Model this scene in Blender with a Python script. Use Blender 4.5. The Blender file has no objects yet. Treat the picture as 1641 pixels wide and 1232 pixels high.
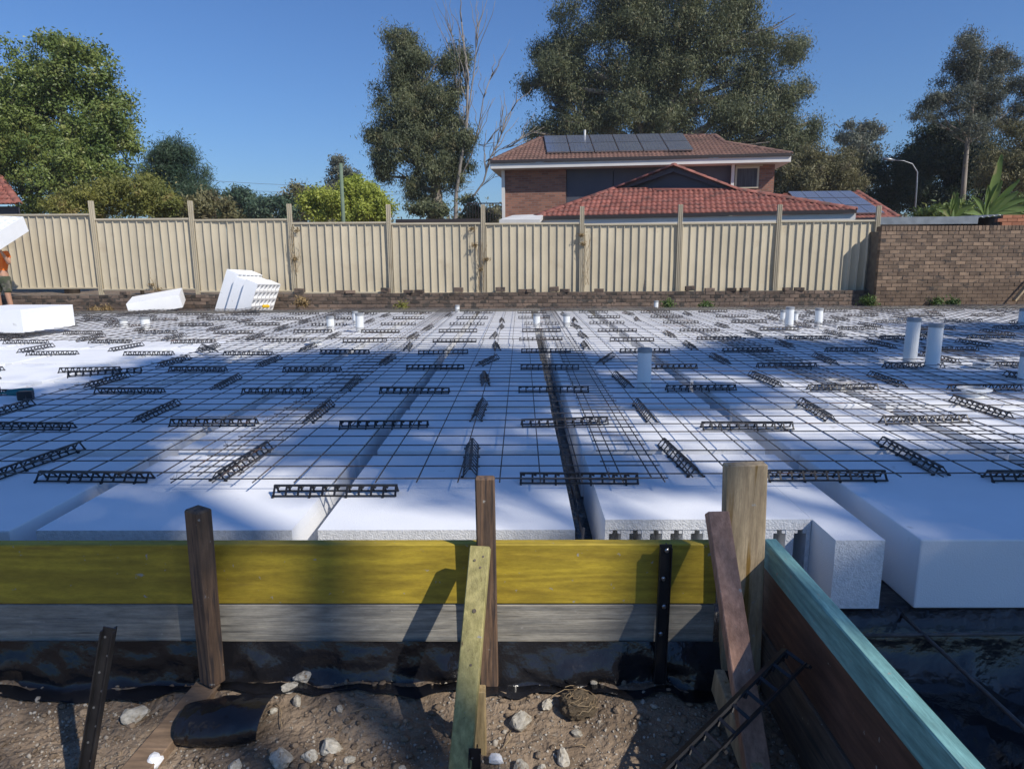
import bpy, bmesh, math, random
import numpy as np
from mathutils import Vector, Matrix, noise

# ------------------------------------------------------------------ camera, sky, sun, exposure
S = bpy.context.scene
C = S.collection
F, PITCH, YAW, ROLL, CAMZ = 1070.0, math.radians(10.64), math.radians(0.78), math.radians(0.4), 1.6
cam = bpy.data.cameras.new('camera')
cam.sensor_width = 36.0
cam.lens = 36.0 * F / 1641.0
cam.clip_start, cam.clip_end = 0.05, 2000
camo = bpy.data.objects.new('camera', cam); C.objects.link(camo)
RM = (Matrix.Rotation(YAW, 3, 'Z') @ Matrix.Rotation(math.pi/2 - PITCH, 3, 'X') @ Matrix.Rotation(-ROLL, 3, 'Z'))
camo.matrix_world = Matrix.Translation((0, 0, CAMZ)) @ RM.to_4x4()
S.camera = camo

SUN_EL, SUN_AZ = math.radians(41), math.radians(50)      # azimuth measured from straight behind the camera towards the right
sun_dir = Vector((math.sin(SUN_AZ)*math.cos(SUN_EL), -math.cos(SUN_AZ)*math.cos(SUN_EL), math.sin(SUN_EL)))
w = bpy.data.worlds.new('World'); S.world = w; w.use_nodes = True
nt = w.node_tree; bg = nt.nodes['Background']
sky = nt.nodes.new('ShaderNodeTexSky'); sky.sky_type = 'NISHITA'; sky.sun_disc = False
sky.sun_elevation = SUN_EL; sky.sun_rotation = math.atan2(sun_dir.x, sun_dir.y)
sky.air_density = 1.3; sky.dust_density = 0.3; sky.ozone_density = 4.0; sky.altitude = 0
tint = nt.nodes.new('ShaderNodeMixRGB'); tint.blend_type = 'MULTIPLY'; tint.inputs[0].default_value = 1.0
tint.inputs[2].default_value = (0.53, 0.79, 1.20, 1)
nt.links.new(sky.outputs[0], tint.inputs[1]); nt.links.new(tint.outputs[0], bg.inputs[0]); bg.inputs[1].default_value = 0.090
sl = bpy.data.lights.new('sun', 'SUN'); sl.energy = 4.5; sl.angle = math.radians(0.55); sl.color = (1.0, 0.94, 0.85)
so = bpy.data.objects.new('sun', sl); C.objects.link(so)
so.rotation_euler = sun_dir.to_track_quat('Z', 'Y').to_euler()
S.view_settings.view_transform = 'Standard'; S.view_settings.look = 'None'
S.view_settings.exposure = 0.06; S.view_settings.gamma = 1.0; S.view_settings.use_curve_mapping = False
S.render.resolution_x, S.render.resolution_y = 1024, 768

R = random.Random(7)
PI = math.pi

def ray(px, py):
    return RM @ Vector(((px-820.5)/F, (616.0-py)/F, -1.0))
def at(px, py, Y):                       # the point at true distance Y seen at a photo pixel
    d = ray(px, py); return Vector((0, 0, CAMZ)) + d*(Y/d.y)
def onz(px, py, z):                      # the point at true height z seen at a photo pixel
    d = ray(px, py); return Vector((0, 0, CAMZ)) + d*((z-CAMZ)/d.z)

# ------------------------------------------------------------------ helpers
def link(o, parent=None):
    C.objects.link(o)
    if parent is not None: o.parent = parent
    return o
def tag(o, label=None, cat=None, group=None, kind=None):
    if label: o['label'] = label
    if cat: o['category'] = cat
    if group: o['group'] = group
    if kind: o['kind'] = kind
    return o
def empty(name, loc, label, cat, group=None, rz=0.0):
    o = bpy.data.objects.new(name, None); o.empty_display_size = .1; link(o)
    o.location = loc; o.rotation_euler = (0, 0, rz)
    return tag(o, label, cat, group)
def from_np(name, V, Fc, mat, parent=None, smooth=False):
    me = bpy.data.meshes.new(name)
    V = np.asarray(V, dtype=np.float32).reshape(-1, 3)
    Fa = np.asarray(Fc, dtype=np.int32)
    k = Fa.shape[1]
    me.vertices.add(len(V)); me.vertices.foreach_set('co', V.ravel())
    me.loops.add(Fa.size); me.loops.foreach_set('vertex_index', Fa.ravel())
    me.polygons.add(len(Fa)); me.polygons.foreach_set('loop_start', np.arange(0, Fa.size, k, dtype=np.int32))
    me.update(calc_edges=True)
    if smooth: me.polygons.foreach_set('use_smooth', np.ones(len(Fa), dtype=bool))
    me.materials.append(mat)
    return link(bpy.data.objects.new(name, me), parent)

class MB:
    def __init__(s): s.v = []; s.f = []
    def add(s, vs, fs):
        n = len(s.v); s.v += [tuple(x) for x in vs]; s.f += [tuple(i+n for i in f) for f in fs]; return s
    def box(s, c, d, rot=None):
        hx, hy, hz = d[0]/2, d[1]/2, d[2]/2; c = Vector(c)
        vs = [Vector((x, y, z)) for x in (-hx, hx) for y in (-hy, hy) for z in (-hz, hz)]
        if rot is not None: vs = [rot @ v for v in vs]
        return s.add([v+c for v in vs], [(0,1,3,2),(4,6,7,5),(0,4,5,1),(2,3,7,6),(0,2,6,4),(1,5,7,3)])
    def box2(s, a, b):
        return s.box([(a[i]+b[i])/2 for i in range(3)], [abs(b[i]-a[i]) for i in range(3)])
    def beam(s, a, b, wd, th, up=Vector((0, 0, 1)), roll=0.0):      # a squared length of timber from a to b
        a = Vector(a); b = Vector(b); d = (b-a); L = d.length; d.normalize()
        x = d.cross(up).normalized(); y = x.cross(d).normalized()
        if roll:
            q = Matrix.Rotation(roll, 3, d); x = q @ x; y = q @ y
        rot = Matrix((x, y, d)).transposed()
        return s.box((a+b)/2, (wd, th, L), rot)
    def tube(s, pts, rad, n=8, cap=True):
        pts = [Vector(p) for p in pts]; m = len(pts)
        if not hasattr(rad, '__len__'): rad = [rad]*m
        vs = []; ref = None
        for i, p in enumerate(pts):
            d = (pts[min(i+1, m-1)] - pts[max(i-1, 0)]).normalized()
            if ref is None:
                ref = Vector((0, 0, 1)) if abs(d.z) < .9 else Vector((1, 0, 0))
            x = (ref - d*ref.dot(d)).normalized(); y = d.cross(x); ref = x
            for k in range(n):
                a = 2*PI*k/n; vs.append(p + (x*math.cos(a)+y*math.sin(a))*rad[i])
        fs = [(i*n+k, i*n+(k+1) % n, (i+1)*n+(k+1) % n, (i+1)*n+k) for i in range(m-1) for k in range(n)]
        if cap: fs += [tuple(range(n))[::-1], tuple((m-1)*n+k for k in range(n))]
        return s.add(vs, fs)
    def lathe(s, prof, c=(0, 0, 0), n=20):
        c = Vector(c); m = len(prof)
        vs = [c+Vector((r*math.cos(2*PI*k/n), r*math.sin(2*PI*k/n), z)) for r, z in prof for k in range(n)]
        fs = [(i*n+k, i*n+(k+1) % n, (i+1)*n+(k+1) % n, (i+1)*n+k) for i in range(m-1) for k in range(n)]
        return s.add(vs, fs)
    def quad(s, a, b, c, d): return s.add([a, b, c, d], [(0, 1, 2, 3)])
    def mesh(s, name, mat, smooth=False, bevel=0.0, seg=1):
        me = bpy.data.meshes.new(name); me.from_pydata(s.v, [], s.f)
        if bevel:
            bm = bmesh.new(); bm.from_mesh(me)
            bmesh.ops.bevel(bm, geom=bm.edges[:], offset=bevel, segments=seg, profile=.6, affect='EDGES')
            bm.to_mesh(me); bm.free()
        if smooth:
            me.polygons.foreach_set('use_smooth', [True]*len(me.polygons))
        me.update(); me.materials.append(mat); return me
    def build(s, name, mat, parent=None, **k):
        return link(bpy.data.objects.new(name, s.mesh(name, mat, **k)), parent)
def inst(name, me, loc, parent=None, rz=0.0):
    o = bpy.data.objects.new(name, me); o.location = loc; o.rotation_euler = (0, 0, rz); return link(o, parent)

# ------------------------------------------------------------------ materials
def mat(name, c1, c2=None, scale=5.0, rough=.8, bump=0.0, bscale=40.0, stretch=(1, 1, 1), metal=0.0, spec=.5,
        c3=None, s3=1.0, t3=.6, rnd=0.0, detail=6.0, dist=0.0, coat=0.0, bdist=.01, w3=.08):
    m = bpy.data.materials.new(name); m.use_nodes = True
    n = m.node_tree.nodes; l = m.node_tree.links; p = n['Principled BSDF']
    p.inputs['Roughness'].default_value = rough; p.inputs['Metallic'].default_value = metal
    p.inputs['Specular IOR Level'].default_value = spec
    if coat: p.inputs['Coat Weight'].default_value = coat; p.inputs['Coat Roughness'].default_value = .15
    tc = n.new('ShaderNodeTexCoord'); mp = n.new('ShaderNodeMapping'); mp.inputs['Scale'].default_value = stretch
    l.new(tc.outputs['Object'], mp.inputs[0])
    oi = n.new('ShaderNodeObjectInfo')
    ad = n.new('ShaderNodeVectorMath'); ad.operation = 'ADD'; l.new(mp.outputs[0], ad.inputs[0])
    ml = n.new('ShaderNodeMath'); ml.operation = 'MULTIPLY'; ml.inputs[1].default_value = 37.0; l.new(oi.outputs['Random'], ml.inputs[0])
    l.new(ml.outputs[0], ad.inputs[1])
    vec = ad.outputs[0]
    c2 = c2 or c1
    nz = n.new('ShaderNodeTexNoise'); nz.inputs['Scale'].default_value = scale; nz.inputs['Detail'].default_value = detail
    nz.inputs['Distortion'].default_value = dist
    l.new(vec, nz.inputs['Vector'])
    r = n.new('ShaderNodeValToRGB'); r.color_ramp.elements[0].position = .35; r.color_ramp.elements[1].position = .65
    r.color_ramp.elements[0].color = (*c1, 1); r.color_ramp.elements[1].color = (*c2, 1)
    l.new(nz.outputs[0], r.inputs[0]); col = r.outputs[0]
    if c3:
        n3 = n.new('ShaderNodeTexNoise'); n3.inputs['Scale'].default_value = s3; n3.inputs['Detail'].default_value = 8
        l.new(vec, n3.inputs['Vector'])
        r3 = n.new('ShaderNodeValToRGB'); r3.color_ramp.elements[0].position = t3; r3.color_ramp.elements[1].position = t3+w3
        l.new(n3.outputs[0], r3.inputs[0])
        mx = n.new('ShaderNodeMixRGB'); mx.inputs[2].default_value = (*c3, 1); l.new(r3.outputs[0], mx.inputs[0]); l.new(col, mx.inputs[1]); col = mx.outputs[0]
    if rnd:
        hs = n.new('ShaderNodeHueSaturation'); mr = n.new('ShaderNodeMapRange')
        mr.inputs[3].default_value = 1-rnd; mr.inputs[4].default_value = 1+rnd
        l.new(oi.outputs['Random'], mr.inputs[0]); l.new(mr.outputs[0], hs.inputs['Value']); l.new(col, hs.inputs['Color']); col = hs.outputs[0]
    l.new(col, p.inputs['Base Color'])
    if bump:
        nb = n.new('ShaderNodeTexNoise'); nb.inputs['Scale'].default_value = bscale; nb.inputs['Detail'].default_value = 5
        l.new(vec, nb.inputs['Vector'])
        bp = n.new('ShaderNodeBump'); bp.inputs['Strength'].default_value = bump; bp.inputs['Distance'].default_value = bdist
        l.new(nb.outputs[0], bp.inputs['Height']); l.new(bp.outputs[0], p.inputs['Normal'])
    return m

def wood(name, base, dark, grain=(1, 30, 30), rough=.75, c3=None, t3=.62, s3=2.5, bump=.4, rings=.5):
    m = mat(name, dark, base, scale=2.2, rough=rough, bump=bump, bscale=9, stretch=grain, c3=c3, s3=s3, t3=t3, dist=.6, bdist=.004)
    n = m.node_tree.nodes; l = m.node_tree.links; p = n['Principled BSDF']
    # growth rings: a distorted wave stretched along the board, plus scattered knots
    tc = n.new('ShaderNodeTexCoord'); mp = n.new('ShaderNodeMapping'); mp.inputs['Scale'].default_value = tuple(min(g, 7.0) for g in grain)
    l.new(tc.outputs['Object'], mp.inputs[0])
    wv = n.new('ShaderNodeTexNoise'); wv.inputs['Scale'].default_value = .8; wv.inputs['Detail'].default_value = 2; l.new(mp.outputs[0], wv.inputs['Vector'])
    sn = n.new('ShaderNodeMath'); sn.operation = 'MULTIPLY'; sn.inputs[1].default_value = 60; l.new(wv.outputs[0], sn.inputs[0])
    s2 = n.new('ShaderNodeMath'); s2.operation = 'SINE'; l.new(sn.outputs[0], s2.inputs[0])
    mr = n.new('ShaderNodeMapRange'); mr.inputs[1].default_value = -1; mr.inputs[2].default_value = 1; mr.inputs[3].default_value = 1-.35*rings; mr.inputs[4].default_value = 1.06
    l.new(s2.outputs[0], mr.inputs[0])
    vo = n.new('ShaderNodeTexVoronoi'); vo.inputs['Scale'].default_value = .55; vo.inputs['Randomness'].default_value = 1
    mp2 = n.new('ShaderNodeMapping'); mp2.inputs['Scale'].default_value = tuple(1.5+min(g, 6.0)*.6 for g in grain); l.new(tc.outputs['Object'], mp2.inputs[0]); l.new(mp2.outputs[0], vo.inputs['Vector'])
    kr = n.new('ShaderNodeMapRange'); kr.inputs[1].default_value = .03; kr.inputs[2].default_value = .09; kr.inputs[3].default_value = .35; kr.inputs[4].default_value = 1.0
    l.new(vo.outputs['Distance'], kr.inputs[0])
    mu = n.new('ShaderNodeMath'); mu.operation = 'MULTIPLY'; l.new(mr.outputs[0], mu.inputs[0]); l.new(kr.outputs[0], mu.inputs[1])
    mix = n.new('ShaderNodeVectorMath'); mix.operation = 'SCALE'
    src = p.inputs['Base Color'].links[0].from_socket
    l.new(src, mix.inputs[0]); l.new(mu.outputs[0], mix.inputs['Scale'])
    fn = n.new('ShaderNodeTexNoise'); fn.inputs['Scale'].default_value = 14; fn.inputs['Detail'].default_value = 12; fn.inputs['Roughness'].default_value = .75
    mp3 = n.new('ShaderNodeMapping'); mp3.inputs['Scale'].default_value = tuple(1+min(g, 12.0)*.5 for g in grain); l.new(tc.outputs['Object'], mp3.inputs[0]); l.new(mp3.outputs[0], fn.inputs['Vector'])
    fr = n.new('ShaderNodeMapRange'); fr.inputs[1].default_value = .3; fr.inputs[2].default_value = .7; fr.inputs[3].default_value = .72; fr.inputs[4].default_value = 1.22; l.new(fn.outputs[0], fr.inputs[0])
    m2 = n.new('ShaderNodeVectorMath'); m2.operation = 'SCALE'; l.new(mix.outputs[0], m2.inputs[0]); l.new(fr.outputs[0], m2.inputs['Scale'])
    sp = n.new('ShaderNodeTexNoise'); sp.inputs['Scale'].default_value = 38; sp.inputs['Detail'].default_value = 3; l.new(tc.outputs['Object'], sp.inputs['Vector'])
    sr = n.new('ShaderNodeMapRange'); sr.inputs[1].default_value = .70; sr.inputs[2].default_value = .74; l.new(sp.outputs[0], sr.inputs[0])
    mm = n.new('ShaderNodeMixRGB'); mm.inputs[2].default_value = (.33, .31, .27, 1); l.new(sr.outputs[0], mm.inputs[0]); l.new(m2.outputs[0], mm.inputs[1])
    l.new(mm.outputs[0], p.inputs['Base Color'])
    return m

def leafmat(name, c1, c2, c3=None, rough=.55, trans=.25):
    m = mat(name, c1, c2, scale=.9, rough=rough, c3=c3, s3=1.7, t3=.58, detail=3)
    n = m.node_tree.nodes; l = m.node_tree.links; p = n['Principled BSDF']; out = n['Material Output']
    tr = n.new('ShaderNodeBsdfTranslucent'); mx = n.new('ShaderNodeMixShader'); mx.inputs[0].default_value = trans
    l.new(p.inputs['Base Color'].links[0].from_socket, tr.inputs[0])
    l.new(p.outputs[0], mx.inputs[1]); l.new(tr.outputs[0], mx.inputs[2]); l.new(mx.outputs[0], out.inputs[0])
    p.inputs['Specular IOR Level'].default_value = .35
    return m

M = {}
M['foam'] = mat('white_foam', (.83, .84, .85), (.88, .885, .89), scale=3, rough=.75, bump=.45, bscale=170, c3=(.60, .59, .57), s3=9, t3=.69, rnd=.03, bdist=.003)
M['foam_cut'] = mat('cut_foam', (.70, .71, .72), (.84, .85, .86), scale=60, rough=.8, bump=.8, bscale=150, bdist=.006)
M['steel'] = mat('rebar_steel', (.10, .09, .085), (.17, .15, .14), scale=20, rough=.55, metal=.6, bump=.6, bscale=300, c3=(.16, .07, .035), s3=4, t3=.60)
M['black_plastic'] = mat('black_plastic', (.010, .010, .012), (.018, .018, .02), scale=20, rough=.38)
M['film'] = mat('black_film', (.008, .008, .010), (.018, .018, .021), scale=3, rough=.20, bump=.9, bscale=5, c3=(.06, .055, .05), s3=5, t3=.66, bdist=.03)
M['yellow'] = wood('yellow_formwork', (.47, .34, .03), (.37, .26, .025), (.8, 9, 9), .65, c3=(.28, .19, .03), t3=.66, rings=.55, bump=.3)
M['greywood'] = wood('grey_formwork', (.36, .33, .27), (.22, .21, .185), (1.2, 30, 30), .8, c3=(.13, .12, .10), t3=.64)
M['turq'] = wood('turquoise_timber', (.23, .45, .42), (.15, .33, .31), (30, 1.2, 30), .65, c3=(.09, .22, .20), t3=.64)
M['brownply'] = wood('brown_form_ply', (.15, .075, .05), (.09, .045, .032), (20, 1.2, 20), .6)
M['lowboard'] = wood('lowest_board', (.16, .11, .075), (.09, .065, .05), (20, 1.2, 20), .85, c3=(.055, .045, .04), t3=.58)
M['stake_dark'] = wood('weathered_stake', (.22, .13, .075), (.10, .065, .045), (25, 25, 1.3), .85, c3=(.055, .04, .035), t3=.55)
M['green_brace'] = wood('treated_pine', (.43, .37, .15), (.31, .27, .10), (25, 25, 1.3), .8, c3=(.16, .12, .05), t3=.66)
M['pale_wood'] = wood('pale_pine', (.56, .41, .20), (.42, .29, .13), (25, 25, 1.3), .8)
M['pink_wood'] = wood('pink_pine', (.44, .25, .17), (.33, .18, .12), (25, 25, 1.3), .75)
M['post_wood'] = wood('stained_post', (.47, .36, .22), (.33, .245, .15), (22, 22, 1.3), .85, c3=(.24, .14, .03), t3=.58, s3=1.2)
M['plank'] = wood('soiled_plank', (.27, .18, .11), (.17, .115, .075), (1.3, 25, 25), .85)
M['farboard'] = wood('far_board', (.30, .28, .23), (.20, .19, .16), (1, 20, 20), .85)
M['screw'] = mat('screw_zinc', (.5, .5, .5), rough=.35, metal=1)
M['soil'] = mat('soil', (.15, .108, .072), (.285, .212, .145), scale=5, rough=.95, bump=1.0, bscale=38, c3=(.24, .20, .155), s3=34, t3=.60, detail=12, bdist=.03)
M['pebble'] = mat('pebble', (.24, .19, .14), (.50, .46, .39), scale=4, rough=.95, bump=.6, bscale=60, rnd=.2)
M['rock'] = mat('rubble_rock', (.30, .27, .215), (.50, .465, .39), scale=2.2, rough=.95, bump=.7, bscale=5, c3=(.22, .16, .10), s3=1.5, t3=.60, rnd=.18, bdist=.004)
M['earthclod'] = mat('earth_clod', (.12, .085, .05), (.22, .17, .11), scale=9, rough=.95, bump=1, bscale=40)
M['root'] = mat('dry_root', (.26, .18, .10), (.36, .27, .16), scale=9, rough=.9)
M['brick_w'] = mat('brown_brick', (.13, .088, .06), (.24, .165, .11), scale=3.0, rough=.9, bump=.5, bscale=60, rnd=.30, c3=(.07, .055, .045), s3=5, t3=.60)
M['brick_b'] = mat('old_brick', (.10, .075, .06), (.20, .145, .11), scale=3.0, rough=.95, bump=.5, bscale=60, rnd=.40, c3=(.06, .052, .045), s3=6, t3=.52)
M['mortar'] = mat('mortar', (.10, .085, .07), (.15, .13, .105), scale=8, rough=.95, bump=.4)
M['fence'] = mat('cream_steel', (.445, .385, .275), (.50, .435, .315), scale=1.2, rough=.42, c3=(.34, .27, .18), s3=1.8, t3=.62, rnd=.05, w3=.25)
M['pvc'] = mat('white_pvc', (.72, .73, .72), (.78, .79, .78), scale=3, rough=.3, c3=(.55, .53, .48), s3=6, t3=.68)
M['pvc_cap'] = mat('grey_tape', (.25, .26, .27), (.33, .34, .35), scale=9, rough=.5)
M['drainsoil'] = mat('drain_rust', (.15, .10, .08), (.22, .15, .11), scale=9, rough=.9)
M['tile'] = mat('terracotta_tile', (.23, .072, .052), (.33, .12, .09), scale=2.2, rough=.8, bump=.3, bscale=30, c3=(.085, .052, .045), s3=3.2, t3=.46, rnd=.14, w3=.30)
M['tile_old'] = mat('aged_tile', (.15, .082, .064), (.22, .118, .09), scale=2.2, rough=.8, bump=.3, bscale=30, c3=(.11, .065, .05), s3=1.3, t3=.45, w3=.25)
M['solar'] = mat('solar_cell', (.13, .145, .19), (.155, .17, .21), scale=2, rough=.22, coat=.8)
M['alu'] = mat('aluminium', (.55, .56, .57), rough=.35, metal=.9)
M['white_paint'] = mat('white_trim', (.66, .64, .60), (.72, .70, .66), scale=2, rough=.5)
M['gutter'] = mat('dark_gutter', (.045, .035, .032), rough=.4)
M['cladding'] = mat('slate_cladding', (.060, .066, .088), (.072, .078, .10), scale=2, rough=.6)
M['window'] = mat('window_glass', (.012, .014, .018), (.02, .022, .026), scale=2, rough=.06, coat=.5)
M['curtain'] = mat('curtain', (.05, .05, .055), (.10, .10, .105), scale=4, stretch=(8, 8, .3), rough=.9)
M['cream'] = mat('cream_frame', (.55, .48, .34), rough=.5)
M['bark_pale'] = mat('pale_bark', (.34, .30, .25), (.20, .165, .13), scale=2.5, rough=.9, bump=.6, bscale=9, stretch=(1, 1, .3), c3=(.12, .09, .07), s3=2, t3=.56)
M['bark_dark'] = mat('dark_bark', (.10, .08, .06), (.17, .135, .10), scale=3, rough=.95, bump=.8, bscale=8, stretch=(1, 1, .3))
M['bark_dead'] = mat('dead_bark', (.20, .18, .16), (.28, .25, .225), scale=3, rough=.9)
M['leaf_euc'] = leafmat('gum_leaves', (.090, .108, .055), (.185, .20, .10), (.235, .21, .11))
M['leaf_euc2'] = leafmat('grey_gum_leaves', (.095, .11, .08), (.17, .18, .125), (.19, .165, .11))
M['leaf_glossy'] = leafmat('broad_leaves', (.10, .15, .04), (.21, .26, .065), (.30, .31, .10), .4)
M['leaf_yellow'] = leafmat('yellowgreen_leaves', (.30, .36, .055), (.42, .46, .09), None, .5, .4)
M['leaf_olive'] = leafmat('olive_leaves', (.13, .125, .055), (.22, .20, .095), (.17, .14, .08))
M['leaf_dark'] = leafmat('dark_leaves', (.022, .038, .018), (.045, .064, .028))
M['leaf_conifer'] = leafmat('conifer_leaves', (.045, .085, .050), (.085, .13, .075))
M['leaf_shrub'] = leafmat('shrub_leaves', (.14, .16, .04), (.26, .25, .06), (.30, .23, .08))
M['leaf_weed'] = leafmat('weed_leaves', (.06, .11, .022), (.11, .17, .045))
M['leaf_dry'] = leafmat('dry_leaves', (.22, .15, .07), (.32, .23, .11))
M['leaf_banana'] = leafmat('banana_leaves', (.12, .20, .05), (.22, .30, .09), (.33, .30, .14), .35, .35)
M['pole_green'] = mat('green_pole', (.12, .17, .12), (.15, .20, .14), scale=4, rough=.8)
M['galv'] = mat('galvanised', (.24, .25, .26), (.32, .33, .34), scale=6, rough=.45, metal=.7)
M['skin'] = mat('skin', (.42, .23, .15), (.48, .27, .18), scale=8, rough=.55)
M['orange'] = mat('orange_shirt', (.85, .17, .02), (.95, .22, .03), scale=6, rough=.8, bump=.4, bscale=12)
M['navy'] = mat('navy_cloth', (.02, .022, .03), rough=.9)
M['camo'] = mat('camouflage_cloth', (.035, .035, .03), (.16, .15, .12), scale=7, rough=.9, c3=(.06, .07, .04), s3=9, t3=.5, w3=.02, detail=1)
M['boot'] = mat('boot_leather', (.10, .065, .035), (.14, .09, .05), scale=9, rough=.7)
M['hair'] = mat('hair', (.02, .014, .01), rough=.7)
M['teal'] = mat('teal_tool', (.01, .14, .15), (.012, .17, .18), scale=4, rough=.4)
M['toolyellow'] = mat('yellow_tool', (.75, .45, .02), rough=.4)
M['brick_orange'] = mat('orange_brick', (.34, .13, .07), (.42, .18, .10), scale=3, rough=.9, rnd=.15)

def brickmat(name, c1, c2, mortar):
    m = mat(name, c1, c2, rough=.9); n = m.node_tree.nodes; l = m.node_tree.links; p = n['Principled BSDF']
    tc = n.new('ShaderNodeTexCoord'); sp = n.new('ShaderNodeSeparateXYZ'); cb = n.new('ShaderNodeCombineXYZ')
    ax = n.new('ShaderNodeMath'); ax.operation = 'ADD'
    l.new(tc.outputs['Object'], sp.inputs[0]); l.new(sp.outputs[0], ax.inputs[0]); l.new(sp.outputs[1], ax.inputs[1])
    l.new(ax.outputs[0], cb.inputs[0]); l.new(sp.outputs[2], cb.inputs[1])
    b = n.new('ShaderNodeTexBrick'); b.inputs['Scale'].default_value = 1; b.inputs['Brick Width'].default_value = .24; b.inputs['Row Height'].default_value = .086
    b.inputs['Mortar Size'].default_value = .009; b.inputs['Color1'].default_value = (*c1, 1); b.inputs['Color2'].default_value = (*c2, 1); b.inputs['Mortar'].default_value = (*mortar, 1)
    b.inputs['Bias'].default_value = -.2
    l.new(cb.outputs[0], b.inputs['Vector']); l.new(b.outputs['Color'], p.inputs['Base Color'])
    bp = n.new('ShaderNodeBump'); bp.inputs['Strength'].default_value = .6; bp.inputs['Distance'].default_value = .01; bp.invert = True
    l.new(b.outputs['Fac'], bp.inputs['Height']); l.new(bp.outputs[0], p.inputs['Normal'])
    return m
M['house_brick'] = brickmat('house_brick', (.32, .15, .10), (.17, .075, .055), (.22, .17, .14))

ZP, ZM, ZF = .48, .54, .18          # pod tops, mesh, membrane under the pods
PODH = ZP-ZF
YB = 2.28                            # front face of the form boards

# ------------------------------------------------------------------ ground
def gz(x, y):
    if y > 15: z = .36
    elif y > 14.4: z = .05+.31*(y-14.4)/.6
    elif y > 2.42: z = -.16
    else: z = 0
    if x > .9 and y < 2.6: z = -.35
    if y < 2.42 and x < .9:
        z = .022*noise.noise(Vector((x*2.1, y*2.1, 3))) + .014*noise.noise(Vector((x*7, y*7, 1))) + .010*noise.noise(Vector((x*19, y*19, 8)))
        z += .022*max(0, min(1, (y-2.0)/.22)) + .035*max(0, min(1, (y-1.9)/.35)) * (.5+.5*noise.noise(Vector((x*1.7, 4, 2))))
        z += .03*math.exp(-((x+.75)/.35)**2)*math.exp(-((y-2.1)/.3)**2)
    if y < 0: z = .015*noise.noise(Vector((x*.5, y*.5, 0)))
    return z
xs = np.unique(np.concatenate([np.linspace(-400, -14, 12), np.linspace(-14, -2.5, 24), np.arange(-2.5, .86, .02), [.86, .9, .905], np.linspace(1, 14, 20), np.linspace(14, 400, 12)]))
ys = np.unique(np.concatenate([np.linspace(-60, 0, 12), np.linspace(0, 1.5, 10), np.arange(1.5, 2.42, .02), [2.42, 2.425, 2.6, 2.605], np.linspace(3, 14.4, 8), [14.4, 15, 15.5], np.linspace(16, 30, 8), np.linspace(35, 900, 14)]))
V = [(x, y, gz(x, y)) for y in ys for x in xs]
nx, ny = len(xs), len(ys)
Fc = [(j*nx+i, j*nx+i+1, (j+1)*nx+i+1, (j+1)*nx+i) for j in range(ny-1) for i in range(nx-1)]
tag(from_np('ground', V, Fc, M['soil'], smooth=True), kind='structure')

# ------------------------------------------------------------------ black membrane under the slab, one sheet with folds
def mz(x, y):
    n1 = noise.noise(Vector((x*2.3, y*1.6, 5))); n2 = noise.noise(Vector((x*6, y*4, 9)))
    ridge = 1-abs(noise.noise(Vector((x*3.3+y*1.2, y*2.1-x, 2))))*2
    if y < 2.50:
        z = -.14 + .06*n1 + .035*n2 + .10*max(0, ridge)**4
        if x > 2.2: z += .10*(x-2.2)
        return z
    if y < 2.56: return ZF-.002 - (2.56-y)/.06*.28
    return ZF
mx_ = np.concatenate([np.arange(-13, .97, .5), [.965], np.arange(1.0, 3.4, .03), np.arange(3.5, 13.6, .5)])
my_ = np.concatenate([np.arange(.2, 2.33, .03), [2.345, 2.42, 2.50, 2.53, 2.56, 2.6, 2.8], np.arange(3, 14.8, .5)])
V = [(x, y, mz(x, y)) for y in my_ for x in mx_]
nx = len(mx_)
Fc = [(j*nx+i, j*nx+i+1, (j+1)*nx+i+1, (j+1)*nx+i) for j in range(len(my_)-1) for i in range(nx-1)
      if not (mx_[i] < .96 and my_[j] < 2.33)]
tag(from_np('plastic_membrane', V, Fc, M['film'], smooth=True), 'black plastic membrane lying creased in the trench right of the turquoise board', 'plastic sheet')

# skirt of film hanging under the grey board onto the soil
V = []; Fc = []
ux = np.arange(-3.6, .80, .025); rows = 9
for j in range(rows):
    t = j/(rows-1)
    for x in ux:
        zt = .20-.23*t
        yy = YB-.012 - .05*t*t - .045*t*(noise.noise(Vector((x*3.1, t*2, 4)))+.3) - .03*noise.noise(Vector((x*9, t*5, 7)))*t - .028*max(0, 1-abs(noise.noise(Vector((x*4+t*2, t*1.5-x, 12))))*5)*math.sin(PI*min(t, 1))
        if x > .55: yy -= 0.02*t
        if j >= rows-2: zt = gz(x, yy)+.006+.010*(noise.noise(Vector((x*4, 0, 3)))+.4); yy -= .04*(t > .99)
        V.append((x, yy, zt))
nx = len(ux)
Fc = [(j*nx+i, j*nx+i+1, (j+1)*nx+i+1, (j+1)*nx+i) for j in range(rows-1) for i in range(nx-1)]
tag(from_np('plastic_skirt', V, Fc, M['film'], smooth=True), 'black plastic sheet hanging under the grey board onto the soil', 'plastic sheet')

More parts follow.
